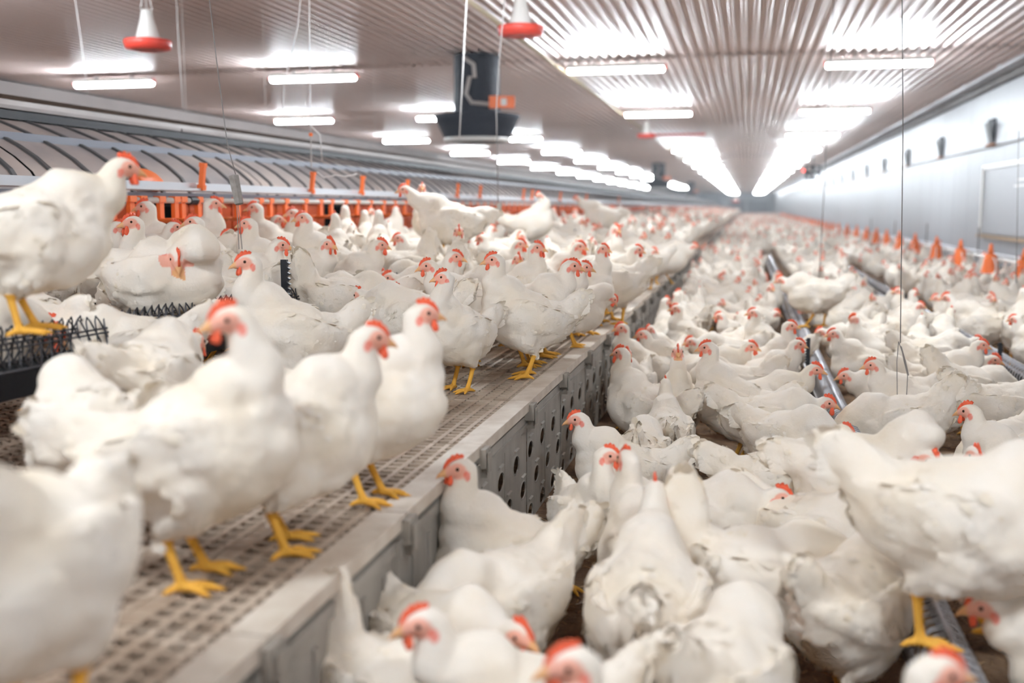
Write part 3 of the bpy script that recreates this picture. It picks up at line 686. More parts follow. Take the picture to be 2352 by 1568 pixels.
class HenMesh: pass
def hen_mesh(pose, vox=.0045, flakes=1.0, seed=0, toes=True):
    """pose: dict(head=(x,y,z), yaw, pitch, bp=body pitch, bz=body height, tail=angle, legs=[(x,y)..]|None, mid=(x,y,z)|None, fluff, plump)"""
    g = lambda k, d=None: pose.get(k, d)
    rs = random.Random(seed); bz = g('bz', .262); bp = g('bp', .0); pl = g('plump', 1.)
    BR = Matrix.Rotation(-bp, 3, 'Y'); C0 = Vector((g('bx', 0.), 0, bz))
    def B(x, y, z): return C0 + BR @ Vector((x, y, z))
    mb = MB(); lines = []
    def L(rows, n=3, seg=14, flow=-1, kind='body', side0=(0, 1, 0)):
        p, t, r = loft(mb, rows, n, seg, side0); lines.append((p, t * flow, r, kind)); return p
    def row(x, y, z, rw, rh): v = B(x, y, z); return (v.x, v.y, v.z, rw, rh)
    f = g('fluff', 1.)
    L([row(-.190, 0, .045, .022, .028), row(-.155, 0, .022, .060 * f, .066), row(-.105, 0, -.008, .094 * f * pl, .102 * f), row(-.03, 0, -.022, .114 * pl * f, .130 * f), row(.045, 0, -.022, .117 * pl, .138), row(.11, 0, .000, .100 * pl, .124), row(.145, 0, .035, .062, .080)], 4, 26)
    # rump fluff
    L([row(-.06, 0, -.05, .07 * f, .07), row(-.14, 0, -.03, .058 * f, .062 * f), row(-.185, 0, .005, .028, .035)], 3, 16, 1)
    L([row(-.10, 0, .02, .07 * f, .07), row(-.165, 0, .03, .050 * f, .060), row(-.20, 0, .045, .032, .045)], 3, 16, 1)
    # tail
    ta = g('tail', .75); tl = g('tlen', 1.)
    dx, dz = -math.cos(ta), math.sin(ta)
    tr = []
    for s, rw, rh in ((-.03, .045, .05), (.03, .040, .056), (.070, .028, .054), (.105 * tl, .016, .046), (.130 * tl, .008, .030)):
        tr.append(row(-.158 + dx * s, 0, .045 + dz * s, rw, rh))
    L(tr, 3, 16, 1, 'tail')
    # wings
    dw = g('droop', 0.)
    for sy in (-1, 1):
        L([row(.10, sy * .078 * pl, .02, .010, .030), row(.055, sy * .101 * pl, .012 - dw * .3, .017, .062), row(-.02, sy * .109 * pl * f, .004 - dw * .6, .017, .070), row(-.10, sy * .092 * pl * f, .006 - dw, .015, .056), row(-.165, sy * .058, .020 - dw, .011, .030), row(-.205, sy * .030, .034 - dw * .6, .006, .012)], 3, 14, 1, 'wing')
    # thighs, shanks, toes
    legs = g('legs', [(.015, .055), (-.01, -.055)]); shank = []
    if legs:
        for (fx, fy) in legs:
            sy = 1 if fy > 0 else -1
            hk = Vector((fx * .6 - .035 + g('bx', 0.) * .4, fy * .96, g('hock', .112)))
            top = B(.005, sy * .055, -.06)
            L([(top.x, top.y, top.z, .074, .066), ((top.x + hk.x) / 2 + .012, (top.y + hk.y) / 2, (top.z + hk.z) / 2 - .005, .058, .053), (hk.x + .006, hk.y, hk.z + .020, .034, .031), (hk.x + .002, hk.y, hk.z - .004, .016, .016)], 3, 14, 1, 'thigh')
            ft = Vector((fx, fy, g('footz', 0.) + .014))
            P = [(hk.x, hk.y, hk.z + .012, .0125, .0125), (hk.x * .75 + ft.x * .25, hk.y, hk.z * .72 + ft.z * .28, .0104, .0104), (hk.x * .3 + ft.x * .7, ft.y, hk.z * .28 + ft.z * .72, .0098, .0098), (ft.x, ft.y, ft.z, .0125, .0120)]
            p, t, r = loft(mb, P, 3, 8); shank.append(p)
            fy_ = g('toe_yaw', 0.)
            for a, ln in ((-.55, .058), (.02, .070), (.58, .056), (PI - .35 * sy, .034)) if toes else ((0, .04),):
                a += fy_ ; c, s = math.cos(a), math.sin(a); z = ft.z
                P = [(ft.x, ft.y, z - .001, .0105, .0100), (ft.x + c * ln * .5, ft.y + s * ln * .5, z - .0020, .0082, .0076), (ft.x + c * ln * .85, ft.y + s * ln * .85, z - .006, .0068, .0064), (ft.x + c * ln * 1.12, ft.y + s * ln * 1.12, z - .0105, .0032, .0030)]
                p, t, r = loft(mb, P, 3, 8); shank.append(p)
    # neck
    hd = Vector(g('head', (.16, 0, .47))); HR = rotm(g('yaw', 0.), g('pitch', -.1), g('roll', 0.))
    hb = hd + HR @ Vector((-.024, 0, -.010)); n0 = B(.085, 0, .02); n1 = B(.108, 0, .075)
    mid = Vector(g('mid')) if g('mid', None) else n1.lerp(hb, .55) + Vector((-.012, 0, .0))
    nt = g('neck', 1.)
    q = mid.lerp(hb, .6)
    L([(n0.x, n0.y, n0.z, .098, .106), (n1.x, n1.y, n1.z, .072, .082), (mid.x, mid.y, mid.z, .050 * nt, .058 * nt), (q.x, q.y, q.z, .036 * nt, .041 * nt), (hb.x, hb.y, hb.z, .0275, .030)], 4, 16, -1, 'neck')
    def H(x, y, z): return hd + HR @ Vector((x, y, z))
    def hrow(x, z, rw, rh): v = H(x, 0, z); return (v.x, v.y, v.z, rw, rh)
    sd = tuple(HR @ Vector((0, 1, 0)))
    L([hrow(-.034, -.008, .020, .021), hrow(-.018, -.002, .0255, .027), hrow(.002, .0, .0255, .0265), hrow(.020, -.003, .0205, .0205), hrow(.034, -.007, .013, .0145)], 4, 14, -1, 'head', sd)
    if vox < .008 or toes:
        loft(mb, [hrow(.028, -.006, .0115, .0125), hrow(.042, -.008, .0090, .0095), hrow(.056, -.013, .0050, .0058), hrow(.064, -.020, .0016, .0022)], 3, 10, sd)
    V, Fq, Eg = remesh(mb, vox)
    # ---- region masks
    inv = np.array(HR.inverted()); Hh = (V - np.array(hd)) @ inv.T
    dl = np.full(len(V), 9.)
    for p in shank:
        for k in range(0, len(p)): dl = np.minimum(dl, np.linalg.norm(V - p[k], axis=1))
        for k in range(len(p) - 1): dl = np.minimum(dl, np.linalg.norm(V - (p[k] + p[k + 1]) / 2, axis=1))
    hz = g('hock', .112) + .000
    isleg = (dl < .0155) & (V[:, 2] < hz + .006) if legs else np.zeros(len(V), bool)
    ishead = (Hh[:, 0] > -.030) & (np.linalg.norm(Hh, axis=1) < .075) & (np.abs(Hh[:, 1]) < .03) & (Hh[:, 2] > -.04)
    # ---- fuse the joins: smooth the feathered surface
    w_ = np.where(isleg, 0., np.where(ishead, .12, .62)); cnt = np.zeros(len(V)); np.add.at(cnt, Eg[:, 0], 1); np.add.at(cnt, Eg[:, 1], 1)
    for it in range(int(round(14 * (.0045 / vox) ** 2)) if vox < .0065 else 2):
        acc = np.zeros_like(V); np.add.at(acc, Eg[:, 0], V[Eg[:, 1]]); np.add.at(acc, Eg[:, 1], V[Eg[:, 0]])
        V = V + (acc / np.maximum(cnt, 1)[:, None] - V) * w_[:, None]
    # normals
    def normals(V):
        N = np.zeros_like(V); Fa = np.array([fq[:3] for fq in Fq]); nn = np.cross(V[Fa[:, 1]] - V[Fa[:, 0]], V[Fa[:, 2]] - V[Fa[:, 0]])
        for k in range(3): np.add.at(N, Fa[:, k], nn)
        return N / (np.linalg.norm(N, axis=1)[:, None] + 1e-12)
    N = normals(V)
    # soft plumage lumps
    off = rs.uniform(0, 50); fe = np.where(isleg | ishead, 0., 1.)
    fe *= np.clip(np.linalg.norm(V - np.array(hd), axis=1) / .12 - .3, 0, 1)
    dsp = np.array([noise.noise((v[0] * 17 + off, v[1] * 17, v[2] * 17)) * .0085 * f + noise.noise((v[0] * 45, v[1] * 45 + off, v[2] * 45)) * .0014 for v in V]) if vox < .008 else 0
    V = V + N * (dsp * fe)[:, None] if vox < .008 else V
    # ---- colours
    col = np.tile(np.array(WHITE), (len(V), 1))
    yl = np.clip((.0 + np.array([noise.noise((v[0] * 6 + off, v[1] * 6, v[2] * 6 + 9)) for v in V])) * 1.6, 0, 1)[:, None] * .45 if vox < .008 else 0
    col = col * (1 - yl) + np.array(TINT) * yl
    face = np.clip(1.15 - (((Hh[:, 0] - .008) / .024) ** 2 + ((Hh[:, 2] + .003) / .0215) ** 2), 0, 1) * np.clip((np.abs(Hh[:, 1]) - .008) / .008, 0, 1)
    face = np.clip(face * 3.0, 0, 1) * (Hh[:, 0] < .04) * (np.linalg.norm(Hh, axis=1) < .06)
    snout = np.clip((Hh[:, 0] - .020) / .006, 0, 1) * (np.abs(Hh[:, 1]) < .022) * (np.abs(Hh[:, 2] + .005) < .026) * (Hh[:, 0] < .09)
    face = np.maximum(face, snout)[:, None]
    col = col * (1 - face) + np.array(SKIN) * face
    lobe = np.clip(1.6 - (((Hh[:, 0] + .016) / .008) ** 2 + ((Hh[:, 2] + .017) / .011) ** 2), 0, 1) * (np.abs(Hh[:, 1]) > .010) * (np.linalg.norm(Hh, axis=1) < .05)
    lobe = np.clip(lobe * 2, 0, 1)[:, None] * .75; col = col * (1 - lobe) + np.array((.86, .14, .09)) * lobe
    bk = (np.clip((Hh[:, 0] - .034) / .005, 0, 1) * (np.abs(Hh[:, 1]) < .02) * (np.abs(Hh[:, 2] + .01) < .022) * (Hh[:, 0] < .09))[:, None]
    col = col * (1 - bk) + np.array(BEAK) * bk
    if legs:
        lg = isleg.astype(float)[:, None]; col = col * (1 - lg) + np.array(LEG) * lg
    # ---- feathers: small overlapping vanes lying back along the body, long ones in wing and tail
    VV = [V]; FF = list(Fq); CC = [col]; nv = len(V)
    def vane(p, d, n, ln, wd, lift, curl=.25, c=WHITE, sink=.004):
        nonlocal nv
        d = d - n * d.dot(n)
        if d.length < 1e-4: return
        d.normalize(); s = n.cross(d); up = n
        out = []
        for t, hw in ((0, .35), (.35, .95), (.72, .9), (1., .28)):
            h = -sink + lift * ln * t - curl * ln * t * t * lift * 1.5
            c0 = p + d * (ln * t) + up * h
            out += [c0 - s * (wd * hw * .5) - up * (wd * .10 * hw), c0 + up * (wd * .04), c0 + s * (wd * hw * .5) - up * (wd * .10 * hw)]
        VV.append(np.array([tuple(o) for o in out])); CC.append(np.tile(np.array(c), (12, 1)))
        for r_ in range(3):
            for q_ in range(2): FF.append((nv + r_ * 3 + q_, nv + r_ * 3 + q_ + 1, nv + r_ * 3 + q_ + 4, nv + r_ * 3 + q_ + 3))
        nv += 12
    if flakes > 0:
        N = normals(V); cand = np.where((fe > .35))[0]
        allp = np.vstack([l[0] for l in lines]); allt = np.vstack([l[1] for l in lines]); allr = np.concatenate([np.maximum(l[2][:, 0], l[2][:, 1]) for l in lines])
        kinds = sum([[l[3]] * len(l[0]) for l in lines], [])
        r2 = np.random.default_rng(seed); pick = r2.choice(cand, min(len(cand), int(900 * flakes)), replace=False)
        dd = np.linalg.norm(V[pick][:, None, :] - allp[None], axis=2) / (allr[None] + .01); near = dd.argmin(1)
        dh = np.linalg.norm(V[pick] - np.array(hd), axis=1)
        for i, vi in enumerate(pick):
            k = kinds[near[i]]; d = Vector(allt[near[i]]); n = Vector(N[vi]); p = Vector(V[vi])
            if k == 'head' or (k == 'neck' and dh[i] < .16): continue
            fr = (V[vi] - np.array(tuple(C0)))[0]
            if k in ('body', 'neck', 'thigh') and fr > .02: continue
            if k == 'body': d = (BR @ Vector((-1, 0, -.12)))
            if k == 'thigh': d = d * .6 + Vector((-.5, 0, -.5))
            sz = min(1., max(.30, dh[i] / .22)) * (.8 + .4 * r2.random())
            low = 1. if p.z > bz - .03 else 1.25
            if n.z < -.75: sz *= 1.1
            j = Vector(r2.normal(0, .16, 3)); lf = .008 + .03 * r2.random()
            c = np.array(WHITE) * (1 - .05 * r2.random()); tv = r2.random() ** 3 * .5; c = c * (1 - tv) + np.array(TINT) * tv
            vane(p, d + j * .6, n, .034 * sz, .024 * sz, lf, c=c, sink=.003)
    if flakes > 0 or vox < .008:
        # primaries along the folded wing
        for sy in (-1, 1):
            for k in range(4):
                u = k / 6; p = B(-.060 - .018 * k, sy * (.106 - .009 * k) * (pl if k < 3 else 1), -.022 + .008 * k - dw * .9)
                d = BR @ Vector((-1, -sy * .42, .08 + .05 * u)); n = (BR @ Vector((-.15, sy, .18))).normalized()
                vane(p, d, n, .062 - .003 * k, .026, .01, .5, np.array(WHITE) * .99, .003)
        # tail feathers
        for k in range(13):
            u = (k - 6) / 6; a2 = ta + .06 - abs(u) * .5; v0 = B(-.166, u * .018, .055 - abs(u) * .02)
            d = BR @ Vector((-math.cos(a2), u * .06, math.sin(a2))); n = (BR @ Vector((.05, 1 if u >= 0 else -1, .04))).normalized()
            vane(v0, d, n, (.122 - .02 * abs(u)) * tl, .034, .0, .3, np.array(WHITE) * .98, .0)
        for k in range(0):                       # ragged fluff under the tail
            a2 = rs.uniform(0, 2 * PI); p = B(-.165 + rs.uniform(-.01, .03), math.cos(a2) * .04, .0 + math.sin(a2) * .045)
            d = BR @ Vector((-1, math.cos(a2) * .35, rs.uniform(-.35, .35))); n = (BR @ Vector((.2, math.cos(a2), math.sin(a2) + .05))).normalized()
            vane(p, d, n, .045, .028, .05)
    V = np.vstack(VV); col = np.vstack(CC); eye0 = len(FF)
    # eyes
    ev = []; 
    if vox < .012:
        for sy in (-1, 1):
            m2 = MB(); m2.lathe([(0, -.0052), (.0038, -.0038), (.0052, 0), (.0038, .0038), (0, .0052)], n=8)
            P = np.array([tuple(H(.008 + v[0], sy * .0232 + v[1] * .55, .003 + v[2])) for v in m2.v]); o = len(V)
            V = np.vstack([V, P]); col = np.vstack([col, np.tile((.03, .01, .005), (len(P), 1))]); FF += [tuple(i + o for i in q) for q in m2.f]
    me = bpy.data.meshes.new('body'); me.from_pydata(V.tolist(), [], FF); me.update()
    me.materials.append(M['hen']); me.materials.append(M['eye'])
    mi = np.zeros(len(FF), np.int32); mi[eye0:] = 1; me.polygons.foreach_set('material_index', mi); me.polygons.foreach_set('use_smooth', np.ones(len(FF), bool))
    at = me.color_attributes.new('col', 'FLOAT_COLOR', 'POINT'); at.data.foreach_set('color', np.hstack([col, np.ones((len(col), 1))]).astype(np.float32).ravel())
    # comb and wattles in body space
    cs = g('comb', 1.) * rs.uniform(.66, .88)
    def inH(mb_):
        mb_.v = [tuple(H(*v)) for v in mb_.v]; return mb_
    cb = MB(); top = []; npk = 4; nn = npk * 6
    for i in range(nn + 1):
        u = i / nn; x = .041 - .052 * u; base = .0060 + .0150 * math.sin(PI * .5 * min(1, u * 1.5))
        env = math.sin(PI * (u * .80 + .14)) ** .6; h = (.014 + .0085 * abs(math.sin(PI * npk * u)) ** .7) * env * cs
        top.append((x - .004 * u * cs, base, base + .006 + h))
    Vc = []
    for x, z0, z1 in top:
        zm = z0 + (z1 - z0) * .55; fl = .0016 * math.sin(x * 160)
        Vc += [(x, -.0042, z0 - .006), (x - .004 * cs, -.0032 + fl, zm), (x - .011 * cs, fl * 1.4, z1), (x - .004 * cs, .0032 + fl, zm), (x, .0042, z0 - .006)]
    Fc = [(i * 5 + k, i * 5 + (k + 1) % 5, (i + 1) * 5 + (k + 1) % 5, (i + 1) * 5 + k) for i in range(len(top) - 1) for k in range(5)] + [(4, 3, 2, 1, 0), tuple(len(top) * 5 - 5 + k for k in range(5))]
    cb.add(Vc, Fc); comb = inH(cb).mesh('comb', M['comb'], True)
    wt = []
    for sy in (-1, 1):
        m2 = MB(); w_s = g('comb', 1.) * rs.uniform(.65, .92); n_ = 10; prof = [(0, .012), (.0035, .009), (.0062, .002), (.0090, -.010), (.0094, -.018), (.0070, -.025), (0, -.0285)]
        m2.lathe(prof, n=n_); m2.v = [(.026 + x * w_s * 1.15 - (z * .15), sy * (.0095 + (.004 - z * .08)) + y * .42, -.020 + z * w_s) for x, y, z in m2.v]
        wt.append(inH(m2).mesh('wattle', M['comb'], True))
    h = HenMesh(); h.body, h.comb, h.wattles, h.head, h.pose = me, comb, wt, hd.copy(), pose
    h.bc = Vector((0, 0, bz)); h.raw = (V, FF, col); return h

def fy(p):                                # mirrored pose
    q = dict(p); 
    if 'head' in q: q['head'] = (q['head'][0], -q['head'][1], q['head'][2])
    if q.get('mid'): q['mid'] = (q['mid'][0], -q['mid'][1], q['mid'][2])
    q['yaw'] = -q.get('yaw', 0.); q['roll'] = -q.get('roll', 0.)
    if q.get('legs'): q['legs'] = [(x, -y) for x, y in q['legs']]
    return q
POSES = {
 'alert': dict(head=(.150, 0, .515), pitch=-.08, bp=.22, bz=.275, mid=(.150, 0, .40), tail=.85),
 'alert_side': dict(head=(.145, .02, .51), yaw=1.0, pitch=-.12, bp=.2, bz=.272, mid=(.148, 0, .40), tail=.6),
 'alert_front': dict(head=(.150, .008, .50), yaw=.45, pitch=-.05, bp=.25, bz=.272, mid=(.148, 0, .39), tail=.6, legs=[(.02, .05), (.0, -.05)]),
 'stand': dict(head=(.205, 0, .455), pitch=-.15, bp=.12, mid=(.170, 0, .365), tail=.75),
 'stand_side': dict(head=(.195, .035, .455), yaw=.8, pitch=-.15, bp=.1, mid=(.172, .008, .37), tail=.7),
 'stand_step': dict(head=(.215, -.01, .45), pitch=-.1, yaw=-.2, bp=.06, mid=(.175, 0, .36), tail=.9, legs=[(.06, .05), (-.05, -.05)]),
 'stretch': dict(head=(.250, 0, .425), pitch=-.12, bp=.05, mid=(.195, 0, .345), tail=.5, legs=[(.02, .05), (-.04, -.05)]),
 'walk': dict(head=(.255, 0, .345), pitch=-.2, bp=-.05, mid=(.200, 0, .30), tail=.5, legs=[(.07, .045), (-.06, -.05)]),
 'feed': dict(head=(.255, 0, .255), pitch=-.6, bp=-.14, mid=(.205, 0, .29), tail=.55),
 'peck': dict(head=(.245, 0, .075), pitch=-1.15, bp=-.32, bz=.255, mid=(.235, 0, .19), tail=.55),
 'bend': dict(head=(.265, .01, .33), yaw=.15, pitch=-.85, bp=.0, mid=(.215, 0, .39), tail=.6),
 'preen': dict(head=(.035, .115, .335), yaw=2.2, pitch=-.55, bp=.0, bz=.262, mid=(.14, .10, .39), tail=.35, fluff=1.06),
 'rest': dict(head=(.150, .02, .285), yaw=.5, pitch=-.2, bp=.08, bz=.125, mid=(.155, .01, .22), legs=None, tail=.4, fluff=1.05),
 'rest_preen': dict(head=(.085, .098, .185), yaw=1.05, pitch=-.95, bp=.05, bz=.125, mid=(.150, .055, .225), legs=None, tail=.1, fluff=1.18, neck=1.35),
 'tuck': dict(head=(.165, .045, .335), yaw=.7, pitch=-.75, bp=.1, bz=.262, mid=(.150, .0, .375), fluff=1.1, neck=1.25, tail=.5),
 'long': dict(head=(.300, 0, .455), pitch=-.1, bp=.10, bz=.27, mid=(.215, 0, .385), tail=.12, legs=[(.05, .05), (-.05, -.05)]),
 'upright': dict(head=(.075, 0, .515), pitch=-.05, bp=.2, bz=.275, mid=(.125, 0, .405), tail=.6),
 'upright_side': dict(head=(.085, .02, .505), yaw=.75, pitch=-.08, bp=.2, bz=.27, mid=(.128, 0, .40), tail=.7, comb=1.15),
 'creep': dict(head=(.260, 0, .325), pitch=-.2, bp=-.02, mid=(.200, 0, .29), tail=.12, legs=[(.05, .05), (-.04, -.05)]),
 'turned': dict(head=(.085, -.015, .515), yaw=-2.75, pitch=-.1, bp=.22, bz=.275, mid=(.135, -.005, .405), tail=.55, nofan=1),
 'tuck_rest': dict(head=(.155, .05, .215), yaw=.35, pitch=-.7, bp=.1, bz=.14, mid=(.140, .01, .275), fluff=1.12, neck=1.3, legs=None, tail=.3),
 'corner': dict(head=(.130, 0, .515), pitch=-.1, bp=.04, bz=.27, mid=(.145, 0, .40), tail=.0, tlen=.8, fluff=1.03),
 'tail_up': dict(head=(.25, 0, .30), pitch=-.4, bp=-.22, mid=(.20, 0, .30), tail=1.0, tlen=1.15),
 'lookback': dict(head=(.085, .05, .50), yaw=2.3, pitch=-.1, bp=.22, bz=.272, mid=(.135, .015, .42), tail=.5),
}
CACHE = {}
def get(pose, flip=False, lod=0, var=0):
    key = (pose, flip, lod, var)
    if key not in CACHE:
        p = POSES[pose]; p = fy(p) if flip else p
        p = dict(p); rr = None
        if var: p['plump'] = 1 + .06 * (var - 1); p['tail'] = p['tail'] + .25 * (var - 1); p['comb'] = 1 + .15 * (2 - var)
        CACHE[key] = hen_mesh(p, (.0043, .0058, .013)[lod], (1., .55, 0)[lod], seed=var * 17 + len(pose) * 3 + (5 if flip else 0), toes=lod < 2)
    return CACHE[key]
placed = []
def ground(x, surf):
    if surf == 'P': return deck_z(x)
    if surf == 'F': return 0.
    return surf
def place(px, py, theta, pose, surf='F', s=1., anchor='h', flip=False, label=None, group=None, lod=None, var=0, dist=None):
    """put a hen so that its head ('h'), body centre ('b') or feet ('f') is seen at px,py; theta: 0 faces picture-right, 90 away, 180 left, 270 toward the viewer"""
    P0 = POSES[pose]; hy = -1 if flip else 1
    loc = {'h': Vector((P0['head'][0], P0['head'][1] * hy, P0['head'][2])), 'b': Vector((0, 0, P0.get('bz', .262))), 'f': Vector((0, 0, 0))}[anchor] * s
    d = ray(px, py); az = math.atan2(d.y, d.x); rz = az - PI / 2 + math.radians(theta)
    if dist is not None:
        T = CAM + d * dist; gz = T.z - loc.z
    else:
        gz = ground(-1.5, surf)
        for _ in range(12):
            t = (gz + loc.z - HC) / d.z; T = CAM + d * t; gz = gz * .3 + .7 * ground(T.x, surf)
    R = Matrix.Rotation(rz, 3, 'Z'); o = T - R @ Vector((loc.x, loc.y, 0)); o.z = gz if dist is not None else ground(o.x, surf)
    return put(o, rz, pose, s, flip, label, group, lod, var)
def put(o, rz, pose, s=1., flip=False, label=None, group=None, lod=None, var=0):
    depth = (o - CAM).dot(FW)
    if lod is None: lod = 0 if depth < 5.2 else 1 if depth < 9 else 2
    h = get(pose, flip, lod, var)
    r = empty('hen', o, rz); r.scale = (s, s, s)
    obj('body', h.body, r); obj('comb', h.comb, r)
    if depth < 8:
        for w_ in h.wattles: obj('wattle', w_, r)
    if label: tag(r, label, 'hen', group)
    placed.append((o.x, o.y, s, r)); return r

# ------------------------------------------------------------------ the hens one sees singly
def place2(fx, fy_, hx, hy, theta, pose, surf='P', flip=False, label=None, group=None, var=0, s0=None, lod=None):
    """feet seen at fx,fy_; scale chosen so the head comes out at height hy"""
    d = ray(fx, fy_); gz = ground(-1.2, surf)
    for _ in range(12):
        T = CAM + d * ((gz - HC) / d.z); gz = ground(T.x, surf)
    s = s0
    if s is None:
        h = Vector(POSES[pose]['head']); h.y *= -1 if flip else 1
        az = math.atan2(d.y, d.x); R = Matrix.Rotation(az - PI / 2 + math.radians(theta), 3, 'Z'); lo, hi = .75, 1.3
        for _ in range(20):
            s = (lo + hi) / 2; q = T + (R @ h) * s - CAM; y = CY - F * q.dot(UP) / q.dot(FW)
            if y > hy: lo = s
            else: hi = s
    az = math.atan2(d.y, d.x)
    return put(T, az - PI / 2 + math.radians(theta), pose, s, flip, label, group, lod, var)
def place_x(px, X, theta, pose, s=1., flip=False, label=None, group=None, var=0, gz=None, lod=None):
    """head seen in picture column px, body standing on the deck at world x = X"""
    d = ray(px, 480); T = CAM + d * (X / d.x); az = math.atan2(d.y, d.x); rz = az - PI / 2 + math.radians(theta)
    h = Vector(POSES[pose]['head']); h.y *= -1 if flip else 1
    o = T - Matrix.Rotation(rz, 3, 'Z') @ (h * s); o.z = ground(o.x, 'P') if gz is None else gz
    return put(o, rz, pose, s, flip, label, group, lod, var)

# on the deck, close
place2(75, 765, 285, 385, 12, 'stretch', .895, label='white hen perched tall on the raised black trough at the left frame edge, facing right')
place(372, 628, -18, 'rest_preen', .845, 1.0, 'b', True, label='fluffed white hen huddled on the raised trough with its head tucked into its feathers')
place2(445, 1338, 492, 735, -10, 'turned', label='big blurred white front hen on the deck, head turned left, both yellow legs visible')
place2(655, 1262, 850, 775, 12, 'stand', label='blurred white hen facing right, tucked behind the big front hen on the deck')
place2(850, 1150, 1000, 720, 342, 'alert_front', label='blurred white hen at the deck edge turning its narrow face toward the viewer')
place(118, 730, 176, 'walk', 'P', .92, label='white hen with lowered head, beak at the feet of the perched hen')
place2(95, 1700, 0, 905, 236, 'corner', label='very large blurred white hen filling the lower left corner, its face cut by the frame')
place(195, 975, 105, 'creep', 'P', .95, 'b', label='white hen seen from behind at the left, between the corner hen and the front hen', var=1)
place(340, 870, 60, 'creep', 'P', 1.0, 'b', label='white hen with raised tail behind the front hen, back to the viewer', var=2)
place2(1058, 897, 1033, 637, 226, 'upright_side', flip=True, label='sharp white hen on the deck, chest to the viewer, head turned left, big wattles')
place2(1212, 866, 1140, 597, 186, 'alert', label='sharp upright white hen in profile facing left on the deck, tail raised')
place(1315, 611, 2, 'stand', 'P', 1.0, label='white hen facing right behind the upright profile hen')
place(1343, 614, 5, 'stand', 'P', .95, label='white hen whose face just shows past the right-facing hen')
place2(1320, 797, 1372, 690, 8, 'bend', label='white hen bowing its head down at the deck edge')
place2(1402, 748, 1340, 700, 172, 'walk', label='white hen on the deck edge with its rump and tail hanging to the right', s0=1.05, var=1)
place2(1040, 603, 930, 452, 181, 'long', .83, label='long white hen perched side-on on the raised trough, head to the left', s0=1.06)
place2(1005, 590, 968, 430, 215, 'alert_side', .83, label='white hen peering from behind the long perched hen')
place2(1215, 582, 1215, 466, 358, 'lookback', .80, flip=True, label='round white hen perched in the middle distance looking back left', s0=1.0)
place2(1385, 550, 1325, 486, 182, 'long', .80, label='blurred long white hen perched on the far trough', s0=1.1)
place(566, 592, 186, 'alert', 'P', 1.0, label='white hen stretching its neck up before the left wires, face to the left')
place(645, 574, 2, 'stand', 'P', 1.0, label='white hen facing right between the two wires and the black notched leg')
place(757, 572, -4, 'stand_side', 'P', 1.0, label='white hen with bright comb looking right, above the wire grille', flip=True)
place(874, 573, 2, 'stand', 'P', 1.0, label='white hen facing right just left of the long perched hen', var=1)
place(915, 532, 190, 'stand', 'P', 1.0, label='white hen below the breast of the long perched hen, facing left')
place(982, 606, 185, 'stand', 'P', 1.0, label='white hen with dark red wattles under the perched hen, facing left', var=2)
place(1046, 601, -8, 'stand', 'P', 1.0, label='white hen facing right just above the sharp front-chested hen')
place(893, 626, 188, 'walk', 'P', 1.0, label='white hen facing left in the packed middle of the deck, wattles low')
place(822, 662, 158, 'walk', 'P', 1.0, label='white hen turned away with a flat comb, left of the sharp pair', var=2)
place(688, 655, 186, 'creep', 'P', .95, label='white hen poking its head up right of the black notched leg')
place(1195, 562, 180, 'stand', 'P', 1.0, label='white hen facing left above the upright profile hen, beak shadowed dark')
place(1387, 572, -35, 'alert', 'P', .95, label='white hen with raised head at the deck side, first of the blurred group')
place(1417, 577, 200, 'walk', 'P', 1.0, label='blurred white hen with a broad comb facing left at the far deck edge')
place(1464, 574, -30, 'stand_side', 'P', 1.0, label='blurred white hen looking right in the far deck edge group')
place(1506, 577, 20, 'walk', 'P', 1.0, label='blurred white hen near the far end of the visible deck edge')
place2(1525, 655, 1580, 636, -5, 'walk', 'P', label='white hen leaning its head out over the deck edge toward the floor', s0=1.05)
place(800, 690, 25, 'tail_up', 'P', 1.02, 'b', True, label='white hen with its tail feathers sticking straight up in the deck crowd')
place(1185, 650, 10, 'feed', 'P', 1.0, 'b', label='white hen body seen between the sharp pair and the bowing hen', var=2)
place(1150, 600, 175, 'stretch', 'P', 1., 'b', label='white hen standing broadside behind the necks of the sharp pair', var=1)
nest_hens = [(272, -2.75, 2), (300, -2.5, 200), (332, -2.9, 165), (400, -2.7, 10), (442, -2.5, 170), (492, -2.75, 5), (522, -2.6, 185), (566, -2.4, 170), (590, -2.85, 175), (640, -2.85, 355), (660, -2.75, 190), (694, -2.35, 195), (725, -2.7, 80), (756, -2.5, 100), (792, -2.7, 95), (815, -2.5, 80), (836, -2.65, 100), (862, -2.4, 90), (892, -2.6, 100)]
for k, (px, X, a) in enumerate(nest_hens):
    place_x(px, X, a, 'alert' if k % 3 else 'stand', .98 + .05 * (k % 3), k % 2 == 1, '%s white hen from the left in the line reaching up at the orange nest drinkers' % cw[k], 'hens at the nest drinkers', k % 3)

